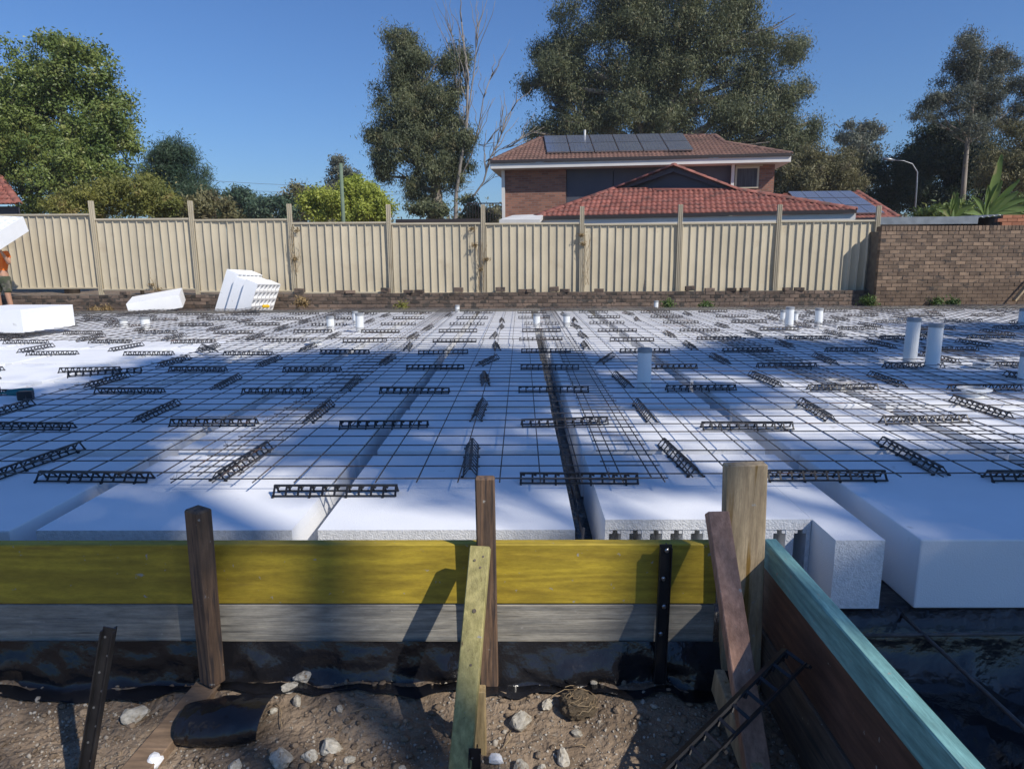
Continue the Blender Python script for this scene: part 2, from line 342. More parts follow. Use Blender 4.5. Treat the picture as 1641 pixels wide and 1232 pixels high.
# ------------------------------------------------------------------ foam pods of the slab
cols = {}
for k in range(-10, 11):
    if k == 0: a, b = -.862, .225
    elif k == 1: a, b = .365, 1.462
    elif k > 1: a = 1.607+(k-2)*1.2; b = a+1.093
    else: b = -.972+(k+1)*1.2+(0 if k == -1 else -.015); a = b-1.093
    cols[k] = (a, b)
ORD = ['front', 'second', 'third', 'fourth', 'fifth', 'sixth', 'seventh', 'eighth', 'ninth', 'tenth', 'eleventh', 'twelfth', 'thirteenth', 'fourteenth']
def nth(i): return 'first' if i == 0 else ORD[i]
def collabel(k):
    if k == 0: return 'column just left of dark channel'
    if k == 1: return 'column just right of dark channel'
    return '%s column %s of dark channel' % (nth(-k if k < 0 else k-1), 'left' if k < 0 else 'right')
podme = MB().box((0, 0, PODH/2), (1.093, 1.09, PODH)).mesh('foam_pod', M['foam'], bevel=.007, seg=2)
NR = 10
def rough_front(mb, a, b, y0, y1, side):      # a cut pod: solid top plate, hollow cells open to the front
    th = .055 if side == 'l' else .048
    mb.box2((a, y0, ZP-th), (b, y1, ZP)); mb.box2((a, y0+.16, ZF+.004), (b, y1, ZP-th-.001))
    n = 10 if side == 'r' else 4; wd = (b-a)/n
    for i in range(n+1):
        c = a+wd*i; hw = .018 if side == 'r' else .055
        x0, x1 = max(a, c-hw), min(b, c+hw)
        mb.box2((x0, y0+.002, ZF+.004), (x1, y0+.161, ZP-th-.0005))
        if side == 'r' and i < n:     # stepped shoulders of each cell
            mb.box2((x1+.0005, y0+.004, ZP-th-.018), (x1+.016, y0+.161, ZP-th-.0008)); mb.box2((x1+wd-2*hw-.016, y0+.004, ZP-th-.018), (x1+wd-2*hw-.0005, y0+.161, ZP-th-.0008))
for k, (a, b) in cols.items():
    for r in range(NR):
        y0 = 2.65+1.2*r; lab = 'white foam pod, %s row from yellow board, %s' % (ORD[r], collabel(k))
        lim = .80*(y0+1.1)+1.6
        if a > lim or b < -lim: continue
        if r == 0 and k in (-1, 0, 1):
            mb = MB()
            if k == 1:
                rough_front(mb, a, 1.262, 2.76, 3.74, 'r'); mb.box2((1.264, 2.54, ZF+.002), (b, 3.74, ZP-.0005))
            else: rough_front(mb, a, b, 2.65, 3.74, 'l')
            o = mb.build('foam_pod', M['foam']); o.data.materials.append(M['foam_cut'])
            for pg in o.data.polygons:
                if pg.normal.y < -.5 and pg.center.y < 3.5: pg.material_index = 1
        elif r == 0 and k > 1:
            o = MB().box2((a, 2.545, ZF), (b+ (0 if k > 2 else 0), 3.74, ZP)).build('foam_pod', M['foam'], bevel=.008, seg=2)
        else:
            o = inst('foam_pod', podme, ((a+b)/2+R.uniform(-.008, .008), y0+.545+R.uniform(-.008, .008), ZF+R.uniform(-.002, .003)), rz=R.uniform(-.006, .006))
        tag(o, lab, 'foam pod', 'foam waffle pods laid in rows')

# ------------------------------------------------------------------ steel mesh sheets
def bar(name, L, axis, rad=.0035):
    mb = MB(); a = Vector((0, 0, 0)); b = Vector((L, 0, 0)) if axis == 'x' else Vector((0, L, 0))
    mb.tube([a, b], rad, n=6); return mb.mesh(name, M['steel'], smooth=True)
xbar = bar('cross_bar', 2.44, 'x'); ybar6 = bar('long_bar', 5.86, 'y')
def sheet(x0, y0, n_y, lab, dz=0.0, rz=0.0, ylen=5.86, yme=None):
    t = empty('rebar_mesh', (x0, y0, ZM+dz), lab, 'steel mesh', 'steel mesh sheets over the pods', rz)
    for i in range(13): inst('long_bar', yme or ybar6, (i*.2+R.uniform(-.002, .002), -.03, 0), t, R.uniform(-.001, .001))
    for j in range(0, n_y, 3):
        for xx in (.0, 2.4): inst('wire_tie', tie_me, (xx, j*.2, .006), t, R.uniform(0, 3))
    for j in range(n_y): inst('cross_bar', xbar, (-.02, j*.2+R.uniform(-.002, .002), .0085), t, R.uniform(-.001, .001))
tie_me = MB().tube([(-.012, -.006, .002), (.0, .0, .016), (.010, .006, .004), (.014, .012, .028)], .0012, 4).mesh('wire_tie', M['steel'])
starts = {0: -1.707, 1: .427, 2: 2.56, 3: 4.68, 4: 6.80, 5: 8.92, 6: 11.04, -1: -3.80, -2: -5.92, -3: -8.04, -4: -10.16, -5: -12.28}
for k, x0 in starts.items():
    if k == 0: place = 'crossing the open dark channel'
    else: place = '%s sheet %s of the one crossing the channel' % (nth(abs(k)-1), 'left' if k < 0 else 'right')
    if -1 <= k and k <= 3:
        sheet(x0, 3.12+(.05 if k == -1 else .012*(k % 2)), 30, 'near row steel mesh sheet, '+place, dz=.018*(k % 2), rz=R.uniform(-.003, .003))
    sheet(x0, 8.80+(.03*(k % 2)), 29, 'far row steel mesh sheet, '+place, dz=.010+.018*(k % 2), rz=R.uniform(-.002, .002))
# bar along the open channel and trench bars on the right
def thing_tube(name, pts, rad, m, lab, cat, n=8, group=None):
    o = MB().tube(pts, rad, n).build(name, m, smooth=True); return tag(o, lab, cat, group)
thing_tube('reinforcing_bar', [(.30, 2.5, ZF+.10), (.285, 5, ZF+.10), (.30, 14, ZF+.1)], .006, M['steel'], 'dark reinforcing bar lying in the open channel between the pods', 'steel bar')
thing_tube('reinforcing_bar', [(.98, 2.40, .14), (2.0, 2.42, .142), (3.6, 2.40, .14)], .007, M['steel'], 'steel bar crossing in front of the two right foam blocks', 'steel bar')
thing_tube('reinforcing_bar', [(1.56, 2.75, .155), (1.60, 1.9, .12), (1.66, .6, .10)], .0075, M['steel'], 'long dark steel bar running forward over the trench plastic', 'steel bar')
thing_tube('reinforcing_bar', [onz(1400, 985, .10), onz(1420, 1010, .06), onz(1500, 1004, .08), onz(1641, 1000, .08)], .006, M['steel'], 'thin bar lying low on plastic below the right foam block', 'steel bar')
thing_tube('reinforcing_bar', [at(935, 845, 2.52), at(932, 880, 2.5), at(940, 925, 2.48)], .006, M['steel'], 'short bent bar standing in the channel mouth behind the yellow board', 'steel bar')

# ------------------------------------------------------------------ bar chairs
def chair_mesh(L=.60, H=.048):
    mb = MB(); n = 10
    mb.box((0, 0, H-.004), (L, .015, .008)); 
    for s in (-1, 1):
        mb.box((0, s*.036, .004), (L, .008, .007))
        for i in range(n+1):
            x = -L/2+.006+(L-.012)*i/n
            mb.beam((x, s*.006, H-.005), (x, s*.036, .004), .010, .004)
            if i < n: mb.beam((x+.006, s*.008, H-.010), (x+.020, s*.010, H-.014), .008, .004)
        for i in range(0, n+1, 3):
            x = -L/2+.006+(L-.012)*i/n; mb.box((x, s*.042, -.001), (.009, .014, .010))
    return mb.mesh('bar_chair', M['black_plastic'])
cme = chair_mesh(); CG = 'black plastic bar chairs under the mesh'
def chair(x, y, rz, lab, z=ZP+.004): return tag(inst('bar_chair', cme, (x, y, z), rz=rz), lab, 'bar chair', CG)
for r in range(10):
    yt = 3.24+1.19*r; yl = 3.62+1.23*r
    for k in range(-10, 11):
        xt = (.292 if k == 0 else (.292+1.225*k if k > 0 else -.917+1.2*(k+1)))
        if abs(xt) < .78*yt+1.2 and yt < 14.3:
            if r == 0 and k == -2: x_, y_, rz = onz(163, 765, ZP).x, 3.30, -.04
            elif r == 0 and k == -1: x_, y_, rz = -.90, 3.08, 0
            else: x_, y_, rz = xt+R.gauss(0, .035), yt+R.gauss(0, .04), R.gauss(0, .035)
            w_ = 'spanning the dark channel' if k == 0 else '%s rib %s of the dark channel' % (nth(abs(k)-1), 'left' if k < 0 else 'right')
            if k < 0 and (yt < 7.6 and x_ < -4.2 and (k+r) % 3 == 0): continue
            chair(x_, y_, rz, 'crosswise black bar chair, %s row from the front, %s' % (ORD[r], w_))
        a, b = cols[k]; xl = (a+b)/2
        if r >= 6 and (k*5+r*3) % 4 == 0: continue
        if abs(xl) < .78*yl+1.2 and yl < 14.3:
            if xl < -4.2 and yl < 7.6 and (k+r) % 2: continue
            dev = .0
            if k == 1 and r == 3: dev = -.32
            if k == 0 and r == 3: dev = -.2
            chair(xl+R.gauss(0, .045), yl+R.gauss(0, .05), PI/2+dev+R.gauss(0, .06), 'lengthwise black bar chair, %s row from the front, %s' % (ORD[r], collabel(k)))
chair(onz(335, 570, ZP).x, onz(335, 570, ZP).y, -.9, 'tilted black bar chair lying across the mesh left of centre', ZM+.012)
p = onz(170, 605, ZM); chair(p.x, p.y, .42, 'skewed black bar chair on top of the mesh by the unmeshed pods', ZM+.03)

# ------------------------------------------------------------------ PVC pipes and floor drains
def pipe(px, pyb, pyt, rpx, lab, zb=ZP, ly=0):
    b = onz(px, pyb, zb); t = at(px, pyt, b.y); h = t.z-zb; dist = (RM.transposed() @ (b-Vector((0, 0, CAMZ)))).z*-1
    r = rpx/F*dist/2
    t = empty('drain_pipe', b, lab, 'pipe', 'white drain pipes standing through the pods')
    t.rotation_euler = (R.uniform(-.02, .02), R.uniform(-.02, .02), 0)
    MB().lathe([(r, -.2), (r, h-.03), (r-.004, h-.03), (r-.004, 0)], n=24).build('pipe_barrel', M['pvc'], t, smooth=False)
    c = MB().lathe([(r+.003, h-.035), (r+.003, h), (r-.004, h+.003), (.0005, h+.003)], n=24).build('pipe_cap', M['pvc_cap'], t)
    MB().lathe([(r+.06, .002), (r+.055, .007), (r+.0005, .008)], n=24).build('foam_collar', M['foam'], t)
pipe(1032, 626, 558, 22, 'nearest white pipe standing alone right of the dark channel')
pipe(1457, 583, 510, 20, 'taller left one of two thick white pipes at right')
pipe(1493, 591, 519, 21, 'nearer right one of two thick white pipes at right')
pipe(1264, 528, 492, 13, 'front pipe of the three clustered at far right of centre')
pipe(1254, 519, 497, 9, 'thin pipe hidden behind and left in the cluster of three')
pipe(1274, 520, 499, 8, 'short thin pipe behind and right in the cluster of three')
pipe(1311, 526, 494, 12, 'single white pipe right of the cluster of three')
pipe(860, 525, 503, 11, 'white pipe at the far end of the dark channel')
pipe(908, 525, 503, 11, 'white pipe just right of the far channel end')
pipe(577, 533, 502, 13, 'white pipe with blue printed band left of centre')
pipe(570, 522, 499, 9, 'thin pipe behind the printed pipe left of centre')
pipe(530, 531, 507, 12, 'plain white pipe left of the printed pipe')
pipe(199, 526, 511, 12, 'shorter left one of two pipes near the large loose pod')
pipe(234, 528, 508, 14, 'taller right one of two pipes near the large loose pod')
pipe(1641, 615, 565, 20, 'white pipe cut by the right photo edge, nearer one')
pipe(1638, 523, 495, 13, 'white pipe cut by the right photo edge, farther one')
pipe(733, 501, 489, 7, 'small white capped pipe beside the far form board, middle')
pipe(1051, 496, 482, 7, 'small white capped pipe by the weeds at far edge')
def drain(px, py, lab, r=.075):
    b = onz(px, py, ZP)
    t = empty('floor_drain', b, lab, 'floor drain', 'round floor drain fittings in the pods')
    MB().lathe([(r, -.05), (r, .06), (r*1.45, .058), (r*1.45, .066), (r*.92, .072), (r*.9, -.02)], n=28).build('drain_flange', M['pvc'], t)
    MB().lathe([(r*.9, .03), (.001, .03)], n=24).build('drain_grate', M['drainsoil'], t)
drain(1342, 622, 'white round floor drain left of centre right in open mesh')
drain(1560, 635, 'larger white floor drain near the right edge', .085)
drain(1572, 590, 'farther white floor drain behind the larger one at right', .075)
drain(506, 552, 'dirty floor drain amid the mesh left of the white pipes', .08)

# ------------------------------------------------------------------ far form board, brick plinth, fence
fb = empty('far_form_board', (0, 14.68, .4), 'grey timber board closing the far edge of the slab', 'form board')
for i in range(6):
    MB().box((-12.5+i*4.5+2.24, 0, -.03), (4.49, .045, .30)).build('board', M['farboard'], fb, bevel=.003)

YF = 16.6
def brickwall(parent, x0, x1, y, z0, courses, m, L=.23, h=.076, j=.010, dep=.11, maxparts=300, seed=1, vis=None):
    rr = random.Random(seed); me = MB().box((0, 0, 0), (L, dep, h)).mesh('brick', m, bevel=.004)
    half = MB().box((0, 0, 0), (L/2-.005, dep, h)).mesh('brick', m, bevel=.004)
    n = 0; rest = MB()
    for c in range(courses-1, -1, -1):
        z = z0+(h+j)*c+h/2+j; x = x0+(0 if c % 2 else L/2+j/2)
        if c % 2 == 0:
            inst('brick', half, (x0+L/4, y, z), parent)
            n += 1
        while x+L <= x1+.13:
            p = (x+L/2, y+rr.uniform(-.004, .003), z+rr.uniform(-.001, .001))
            if n < maxparts: inst('brick', me, p, parent, rr.uniform(-.012, .012)); n += 1
            else: rest.box(p, (L, dep, h))
            x += L+j
    if rest.v: tag(rest.build('bricks', m, parent), kind='stuff')
# low plinth under the fence
pl = empty('brick_plinth', (0, 0, 0), 'low old brick retaining wall under the cream fence', 'brick wall')
PX0, PX1 = -12.9, at(1400, 470, YF).x
brickwall(pl, PX0, PX1, YF-.12, .36, 5, M['brick_b'], seed=4, maxparts=300)
MB().box2((PX0, YF-.165, .2), (PX1, YF+.05, .795)).build('mortar_bed', M['mortar'], pl)

fence = empty('steel_fence', (0, YF, .8), 'long cream corrugated steel fence with tall posts on the brick plinth', 'fence')
posts = [(-3, 340), (155, 322), (312, 322), (468, 327), (625, 328), (775, 328), (932, 331), (1088, 328), (1245, 328), (1402, 330)]
ptop = [(90, 343), (235, 350), (390, 351), (548, 356), (700, 357), (855, 357), (1010, 358), (1165, 356), (1320, 353)]
pbot = [(90, 463), (240, 465), (390, 468), (548, 470), (700, 471), (855, 471), (1010, 473), (1165, 472), (1320, 470)]
PXs = [at(px, 400, YF).x for px, _ in posts]
def corr(x0, x1, z0, z1, y, rr):
    pitch = (x1-x0)/round((x1-x0)/.19); prof = [(0, 0), (.10, 0), (.14, .034), (.24, .034), (.28, 0), (.9, .003)]
    pts = []
    x = x0
    while x < x1-.01:
        for u, d in prof: pts.append((x+u*pitch, y-d))
        x += pitch
    pts.append((x1, y))
    nr = 8; V = []; dents = [(rr.uniform(x0, x1), rr.uniform(z0, z1), rr.uniform(.1, .35), rr.uniform(-.02, .025)) for _ in range(3)]
    for j in range(nr+1):
        z = z0+(z1-z0)*j/nr
        for (xx, yy) in pts:
            d = sum(a*math.exp(-((xx-cx)**2+(z-cz)**2)/(s*s)) for cx, cz, s, a in dents)
            V.append((xx, yy+d+.004*math.sin(z*3+xx), z))
    n = len(pts); Fc = [(j*n+i, j*n+i+1, (j+1)*n+i+1, (j+1)*n+i) for j in range(nr) for i in range(n-1)]
    return V, Fc
rr = random.Random(3)
for i in range(9):
    xa, xb = PXs[i]+.04, PXs[i+1]-.04
    zt = at(*ptop[i], YF).z-.0; zb = at(*pbot[i], YF).z
    for s in range(3):
        u0, u1 = xa+(xb-xa)*s/3, xa+(xb-xa)*(s+1)/3
        V, Fc = corr(u0, u1-.002, zb-.8, zt-.8-.01, .02 if s != 1 else .016, rr)
        from_np('fence_sheet', V, Fc, M['fence'], fence)
    MB().box2((xa, -.030, zt-.8-.045), (xb, .045, zt-.8)).build('top_rail', M['fence'], fence, bevel=.006)
    MB().box2((xa, -.030, zb-.8-.005), (xb, .045, zb-.8+.035)).build('bottom_rail', M['fence'], fence, bevel=.006)
for i, (px, py) in enumerate(posts):
    zt = at(px, py, YF).z-.8; w_ = .050
    prof = [(-w_, -.036), (-w_*.7, -.036), (-w_*.6, -.020), (-w_*.35, -.020), (-w_*.25, -.036), (-.004, -.036), (0, -.028), (.004, -.036), (w_*.25, -.036), (w_*.35, -.020), (w_*.6, -.020), (w_*.7, -.036), (w_, -.036), (w_, .036), (-w_, .036)]
    n = len(prof); V = [(x+PXs[i], y-.012, z) for z in (-.12, zt) for x, y in prof]
    mb = MB(); mb.add(V, [(k, (k+1) % n, n+(k+1) % n, n+k) for k in range(n)]+[tuple(range(n, 2*n))])
    mb.build('fence_post', M['fence'], fence)
# loose bricks lying along the plinth
lb = [(200, 'half'), (262, 'on'), (285, 'on'), (395, 'on'), (428, 'on'), (480, 'up'), (545, 'on'), (562, 'on'), (618, 'up'), (655, 'on'), (672, 'on'), (735, 'up'), (802, 'up'), (838, 'on'), (850, 'on'), (888, 'up'), (905, 'on'), (960, 'on'), (1105, 'up'), (1137, 'on'), (1172, 'on'), (1193, 'on'), (1262, 'on'), (1280, 'on')]
lbm = MB().box((0, 0, 0), (.23, .11, .076)).mesh('loose_brick', M['brick_b'], bevel=.005)
refs = [(155, 'first'), (312, 'second'), (468, 'third'), (625, 'fourth'), (775, 'fifth'), (932, 'sixth'), (1088, 'seventh'), (1245, 'eighth')]
seen = {}
for px, kd in lb:
    near = min(refs, key=lambda q: abs(q[0]-px)); side = 'left' if px < near[0] else 'right'
    key = (near[1], side); seen[key] = seen.get(key, 0)+1
    q = ['', 'second ', 'third ', 'fourth '][seen[key]-1]
    p = at(px, 470, YF-.13); o = inst('loose_brick', lbm, (p.x, YF-.13+R.uniform(-.02, .02), .79+.043+(.035 if kd == 'up' else 0)), rz=R.uniform(-.35, .35))
    if kd == 'up': o.rotation_euler = (PI/2+.1, R.uniform(-.1, .1), R.uniform(-.2, .2))
    tag(o, 'loose old %sbrick on the plinth, %s of the %s fence post' % (q, side, near[1]), 'brick', 'loose bricks along the fence plinth')
# tall brown brick wall on the right
YW = 16.15
wl = empty('brick_wall', (0, 0, 0), 'brown brick boundary wall to the right of the cream fence', 'brick wall')
WX0 = at(1406, 420, YW).x; WX1 = WX0+4.6
ncr = int((at(1406, 366, YW).z-.36)/.086)
brickwall(wl, WX0, WX1, YW, .36, ncr, M['brick_w'], seed=8, maxparts=300)
ztop = .36+ncr*.086+.01
MB().box2((WX0+.004, YW-.046, .2), (WX1+.2, YW+.35, ztop-.004)).build('mortar_bed', M['mortar'], wl)
cap = MB().box((0, 0, 0), (.076, .24, .11)).mesh('capping_brick', M['brick_w'], bevel=.004)
for i in range(int((WX1-WX0)/.086)+2): inst('capping_brick', cap, (WX0+.04+i*.086, YW+.06, ztop+.057), wl, R.uniform(-.02, .02))
# return of the wall running back to the fence
MB().box2((WX0+.006, YW+.36, .2), (WX0+.22, YF+.5, ztop)).build('wall_return', M['mortar'], wl)
tag(MB().beam(at(1625, 482, 15.9), at(1660, 440, 15.95), .10, .045).build('timber_offcut', M['post_wood']), 'brown timber plank leaning against the brick wall at right', 'timber')

# ------------------------------------------------------------------ foreground formwork
xr = .715
fy = MB().box2((-3.6, YB, .345), (xr, YB+.045, .58)).build('form_board', M['yellow'], bevel=.004)
tag(fy, 'upper form board painted yellow along the front of the pods', 'form board')
fg = MB().box2((-3.6, YB+.004, .187), (xr, YB+.046, .340)).build('form_board', M['greywood'], bevel=.004)
tag(fg, 'lower weathered grey form board under the yellow one', 'form board')
xt = .889
tq = MB().box2((xt, .35, .48), (xt+.050, YB+.045, .582)).build('form_board', M['turq'], bevel=.004)
tag(tq, 'turquoise painted timber on edge running towards the camera', 'form board')
bb = MB().box2((xt+.006, .35, .245), (xt+.030, YB+.04, .478)).build('form_board', M['brownply'], bevel=.002)
tag(bb, 'dark red brown board under the turquoise timber', 'form board')
gb = MB().box2((xt-.002, .35, -.08), (xt+.034, YB+.04, .241)).build('form_board', M['lowboard'], bevel=.003)
tag(gb, 'lowest weathered brown board under the turquoise timber', 'form board')
# post at the corner
pa = at(1160, 742, 2.255); pb = at(1228, 742, 2.255)
po = MB().beam((.782, 2.252, pa.z), (.812, 2.254, -.1), .145, .045, up=Vector((0, 1, 0))).build('timber_post', M['post_wood'], bevel=.004)
tag(po, 'wide stained timber post standing at the formwork corner', 'timber post')
# pink brace leaning towards the camera
a = at(1150, 830, 2.19); b = onz(1225, 1310, -.02)
d = (b-a).normalized()
br = MB().beam(a-d*.02, b, .075, .040, up=Vector((0, 0, 1)), roll=0).build('timber_brace', M['pink_wood'], bevel=.003)
tag(br, 'pinkish timber brace leaning from the corner post towards the camera', 'timber brace')
# plank end at the foot of the post
p0, p1 = at(1150, 1088, 2.12), onz(1235, 1330, 0.0)
tag(MB().beam(p0, p1+Vector((0, 0, .03)), .035, .10).build('timber_offcut', M['post_wood'], bevel=.003), 'short plank lying on soil at the foot of the corner post', 'timber')
# centre stake, brace, peg
a = at(777, 764, 2.225)
sk = MB().beam((a.x, 2.225, a.z), (a.x+.005, 2.23, -.05), .068, .04, up=Vector((0, 1, 0))).build('timber_stake', M['stake_dark'], bevel=.005)
tag(sk, 'grey weathered stake rising above the middle of the yellow board', 'timber stake')
a = at(770, 876, 2.175); b = onz(733, 1290, 0.0)
bc = MB().beam(a, b, .070, .036).build('timber_brace', M['green_brace'], bevel=.003)
tag(bc, 'greenish treated pine brace leaning on the middle stake', 'timber brace')
for (u, s) in ((.08, -1), (.06, 1), (.35, 0), (.12, .5), (.62, .3)):
    q = a.lerp(b, u*.8)+Vector((s*.014, -.0, 0)); nrm = (b-a).normalized().cross(Vector((1, 0, 0))).normalized(); nrm = nrm if nrm.z > 0 else -nrm
    MB().tube([q+nrm*.016, q+nrm*.0205], .004 if u != .35 else .007, 8).build('nail', M['bark_dark'], None).parent = bc
a = at(768, 1102, 1.93)
tag(MB().beam((a.x, 1.93, a.z), (a.x, 1.94, -.05), .040, .04, up=Vector((0, 1, 0))).build('timber_peg', M['pale_wood'], bevel=.003), 'pale fresh pine peg right of the green brace', 'timber peg')
# left stake
a = at(317, 815, 2.20); b = at(341, 1092, 2.21)
ls = MB().beam(a, b, .075, .06, up=Vector((.55, 1, 0))).build('timber_stake', M['stake_dark'], bevel=.006)
tag(ls, 'thick dark brown stake in front of the yellow board at left', 'timber stake')
# plank on the soil
a = onz(335, 1098, .05); b = onz(175, 1290, .02)
tag(MB().beam(a, b, .095, .035).build('timber_plank', M['plank'], bevel=.003), 'soiled plank lying on the soil at the left stake foot', 'timber plank')

def picket(a, b, lab, screws=0, r=.022):
    a = Vector(a); b = Vector(b); d = (b-a); L = d.length; d.normalize()
    t = bpy.data.objects.new('steel_picket', None); link(t); t.location = a
    t.rotation_mode = 'QUATERNION'; t.rotation_quaternion = (-d).to_track_quat('Z', 'Y') if False else Matrix((Vector((1, 0, 0))-d*d.x, Vector((0, 1, 0)), d)).transposed().to_quaternion()
    tag(t, lab, 'steel picket', 'black steel pickets')
    x = (Vector((1, 0, 0))-d*d.x).normalized(); y = d.cross(x)
    t.rotation_quaternion = Matrix((x, y, d)).transposed().to_quaternion()
    sg = -1 if y.y > 0 else 1
    mb = MB(); mb.box((0, 0, L/2), (r*2, .004, L)); mb.box((r-.002, sg*.008, L/2+.004), (.0035, .014, L-.01)); mb.box((-r+.002, sg*.008, L/2+.004), (.0035, .014, L-.01)); mb.box((.3*r, -sg*.014, L/2+.003), (.004, .026, L-.006))
    mb.build('picket_blade', M['black_plastic'], t)
    hs = MB()
    n = int(L/.055)
    for i in range(n): hs.tube([(0.008*(1 if i % 2 else -1), sg*.001, .03+i*.055), (0.008*(1 if i % 2 else -1), sg*.0035, .03+i*.055)], .0036, 6)
    hs.build('picket_holes', M['galv'], t) if not screws else None
    for i in range(screws):
        MB().lathe([(.0085, 0), (.0085, .003), (.005, .006), (.0005, .006)], n=12).build('screw', M['screw'], t)
        o = t.children[-1]; o.rotation_euler = (-sg*PI/2, 0, 0); o.location = (-.004 if i % 2 else .004, sg*.0025, .022+i*.108)
    return t
at_ = at(1067, 872, 2.235)
pk = picket(at_, (at_.x-.006, 2.235, -.05), 'black steel picket screwed to the yellow board near the corner', 4, r=.022)
picket(at(176, 1005, 1.78), onz(128, 1300, -.02), 'black steel picket standing in soil at lower left', 0, r=.019)
picket(at(761, 1199, 1.78), at(761, 1330, 1.78), 'black picket top at the bottom edge before the green brace', 0, r=.019)

# leaning bar chair on the right
a = at(1238, 1095, 1.84); b = at(1088, 1245, 1.70); d = (b-a).normalized()
o = inst('bar_chair', cme, (a+b)/2); o.scale = (1.0, 1.9, 1.0)
x = d; up = Vector((.1, -1, .45)).normalized(); y = up.cross(x).normalized(); z = x.cross(y)
o.rotation_mode = 'QUATERNION'; o.rotation_quaternion = Matrix((x, z, -y)).transposed().to_quaternion()
tag(o, 'black bar chair leaning on the pink brace at lower right', 'bar chair', CG)

# curled flap of plastic
V = []; n1, n2 = 26, 18; c0 = onz(345, 1165, .02)
for j in range(n2):
    v = j/(n2-1)
    for i in range(n1):
        u = i/(n1-1)
        ang = -0.5+v*3.3; r = .060+.014*math.sin(u*3)+.02*v
        x = c0.x-.105+.28*u+.03*v; yy = c0.y-.03+(-r*math.cos(ang))*1.25+.02*u; zz = .055+r*math.sin(ang)*.9 - .02*v*(1-u)
        zz += .006*noise.noise(Vector((u*9, v*9, 1)))
        V.append((x-(.05*(v-.5) if u < .2 else 0), yy, max(zz, .008)))
Fc = [(j*n1+i, j*n1+i+1, (j+1)*n1+i+1, (j+1)*n1+i) for j in range(n2-1) for i in range(n1-1)]
tag(from_np('plastic_offcut', V, Fc, M['film'], smooth=True), 'curled black plastic offcut lying on the plank in the soil', 'plastic sheet')

# ------------------------------------------------------------------ rocks, foam crumbs, gravel
def rock_mesh(name, m, seed, sub=3, amp=.35):
    bm = bmesh.new(); bmesh.ops.create_icosphere(bm, subdivisions=sub, radius=1)
    for v in bm.verts:
        p = v.co.copy(); o = Vector((seed*7.1, seed*3.3, seed))
        k = 1+amp*noise.noise(p*1.3+o)+amp*.55*noise.noise(p*3.1+o)+amp*.3*noise.noise(p*7+o)
        v.co = p*k
    rr_ = random.Random(seed*13)
    for _ in range(9):
        nn = Vector((rr_.gauss(0, 1), rr_.gauss(0, 1), rr_.gauss(0, 1))).normalized(); dd_ = rr_.uniform(.52, .85)
        for v in bm.verts:
            e = v.co.dot(nn)-dd_
            if e > 0: v.co -= nn*e*.75
    for v in bm.verts: v.co *= 1+.10*noise.noise(v.co*4.5+o)+.06*noise.noise(v.co*10+o)
    me = bpy.data.meshes.new(name); bm.to_mesh(me); bm.free(); me.materials.append(m); return me
RK = [(835, 1152, 24, 'large pale knobbly rock right of the green brace'), (875, 1133, 14, 'round grey rock between the pale rock and the rooty clod'),
      (902, 1203, 16, 'pitted pale rock below the rooty clod'), (834, 1222, 17, 'pale rock at the bottom edge near the white foam crumb'), (868, 1224, 11, 'small rock at the bottom edge beside a larger one'),
      (900, 1106, 12, 'small grey rock at the plastic above the rooty clod'), (952, 1108, 9, 'bluish small rock in shade behind the rooty clod'), (213, 1143, 22, 'flat pale rock left of the soiled plank'),
      (490, 1098, 17, 'highest pale rock of the heap by the plastic skirt'), (465, 1116, 15, 'left rock of the heap by the plastic skirt'), (477, 1135, 12, 'lowest rock of the heap by the plastic skirt'),
      (530, 1196, 20, 'jagged pale rock low and centre left'), (451, 1216, 21, 'large grey rock at the bottom edge left of centre'), (497, 1212, 13, 'small rock between two larger ones at bottom'),
      (925, 1170, 11, 'crumbly small rock under the rooty clod'), (560, 1215, 9, 'pebble sized rock left of the wide dark shadow'), (425, 1086, 9, 'small rock near the left stake by the plastic'),
      (375, 1226, 12, 'small tan rock at the bottom edge right of the plank'), (645, 1226, 8, 'small rock in the wide dark shadow at bottom'), (1048, 1140, 7, 'tiny rock in the deep shade near the picket'),
      (1030, 1122, 8, 'tiny rock at the foot of the screwed picket'), (440, 1150, 8, 'little rock between the curled plastic and the heap'), (545, 1150, 8, 'little rock beside the dark shadow')]
for i, (px, py, r, lab) in enumerate(RK):
    p = onz(px, py+r*.4, .01); g = gz(p.x, p.y); s = r/F*1.9
    o = inst('rock', rock_mesh('rock', M['rock'], i+1, 3 if r > 12 else 2), (p.x, p.y, g+s*.32), rz=R.uniform(0, 6)); o.scale = (s*1.25, s*R.uniform(.85, 1.15), s*R.uniform(.75, .95))
    tag(o, lab, 'rock', 'rubble rocks on the soil')
p = onz(925, 1150, .0); t = empty('earth_clod', (p.x, p.y, gz(p.x, p.y)), 'brown earth clod wrapped in dry roots near the plastic', 'clod')
o = inst('clod_body', rock_mesh('clod_body', M['earthclod'], 31, 4, .4), (0, 0, .03), t); o.scale = (.072, .06, .045)
mb = MB()
for i in range(14):
    a0 = R.uniform(0, 2*PI); pts = []; a = a0; e = R.uniform(.1, 1.2)
    for k in range(7):
        a += R.uniform(.05, .45); e += R.uniform(-.15, .2); rr_ = .07+R.uniform(0, .012)+(.03*k/6 if i % 4 == 0 else 0)
        pts.append((math.cos(a)*math.cos(e)*rr_, math.sin(a)*math.cos(e)*rr_*.85, .03+math.sin(e)*.055))
    mb.tube(pts, .0011, 4)
mb.build('dry_roots', M['root'], t)
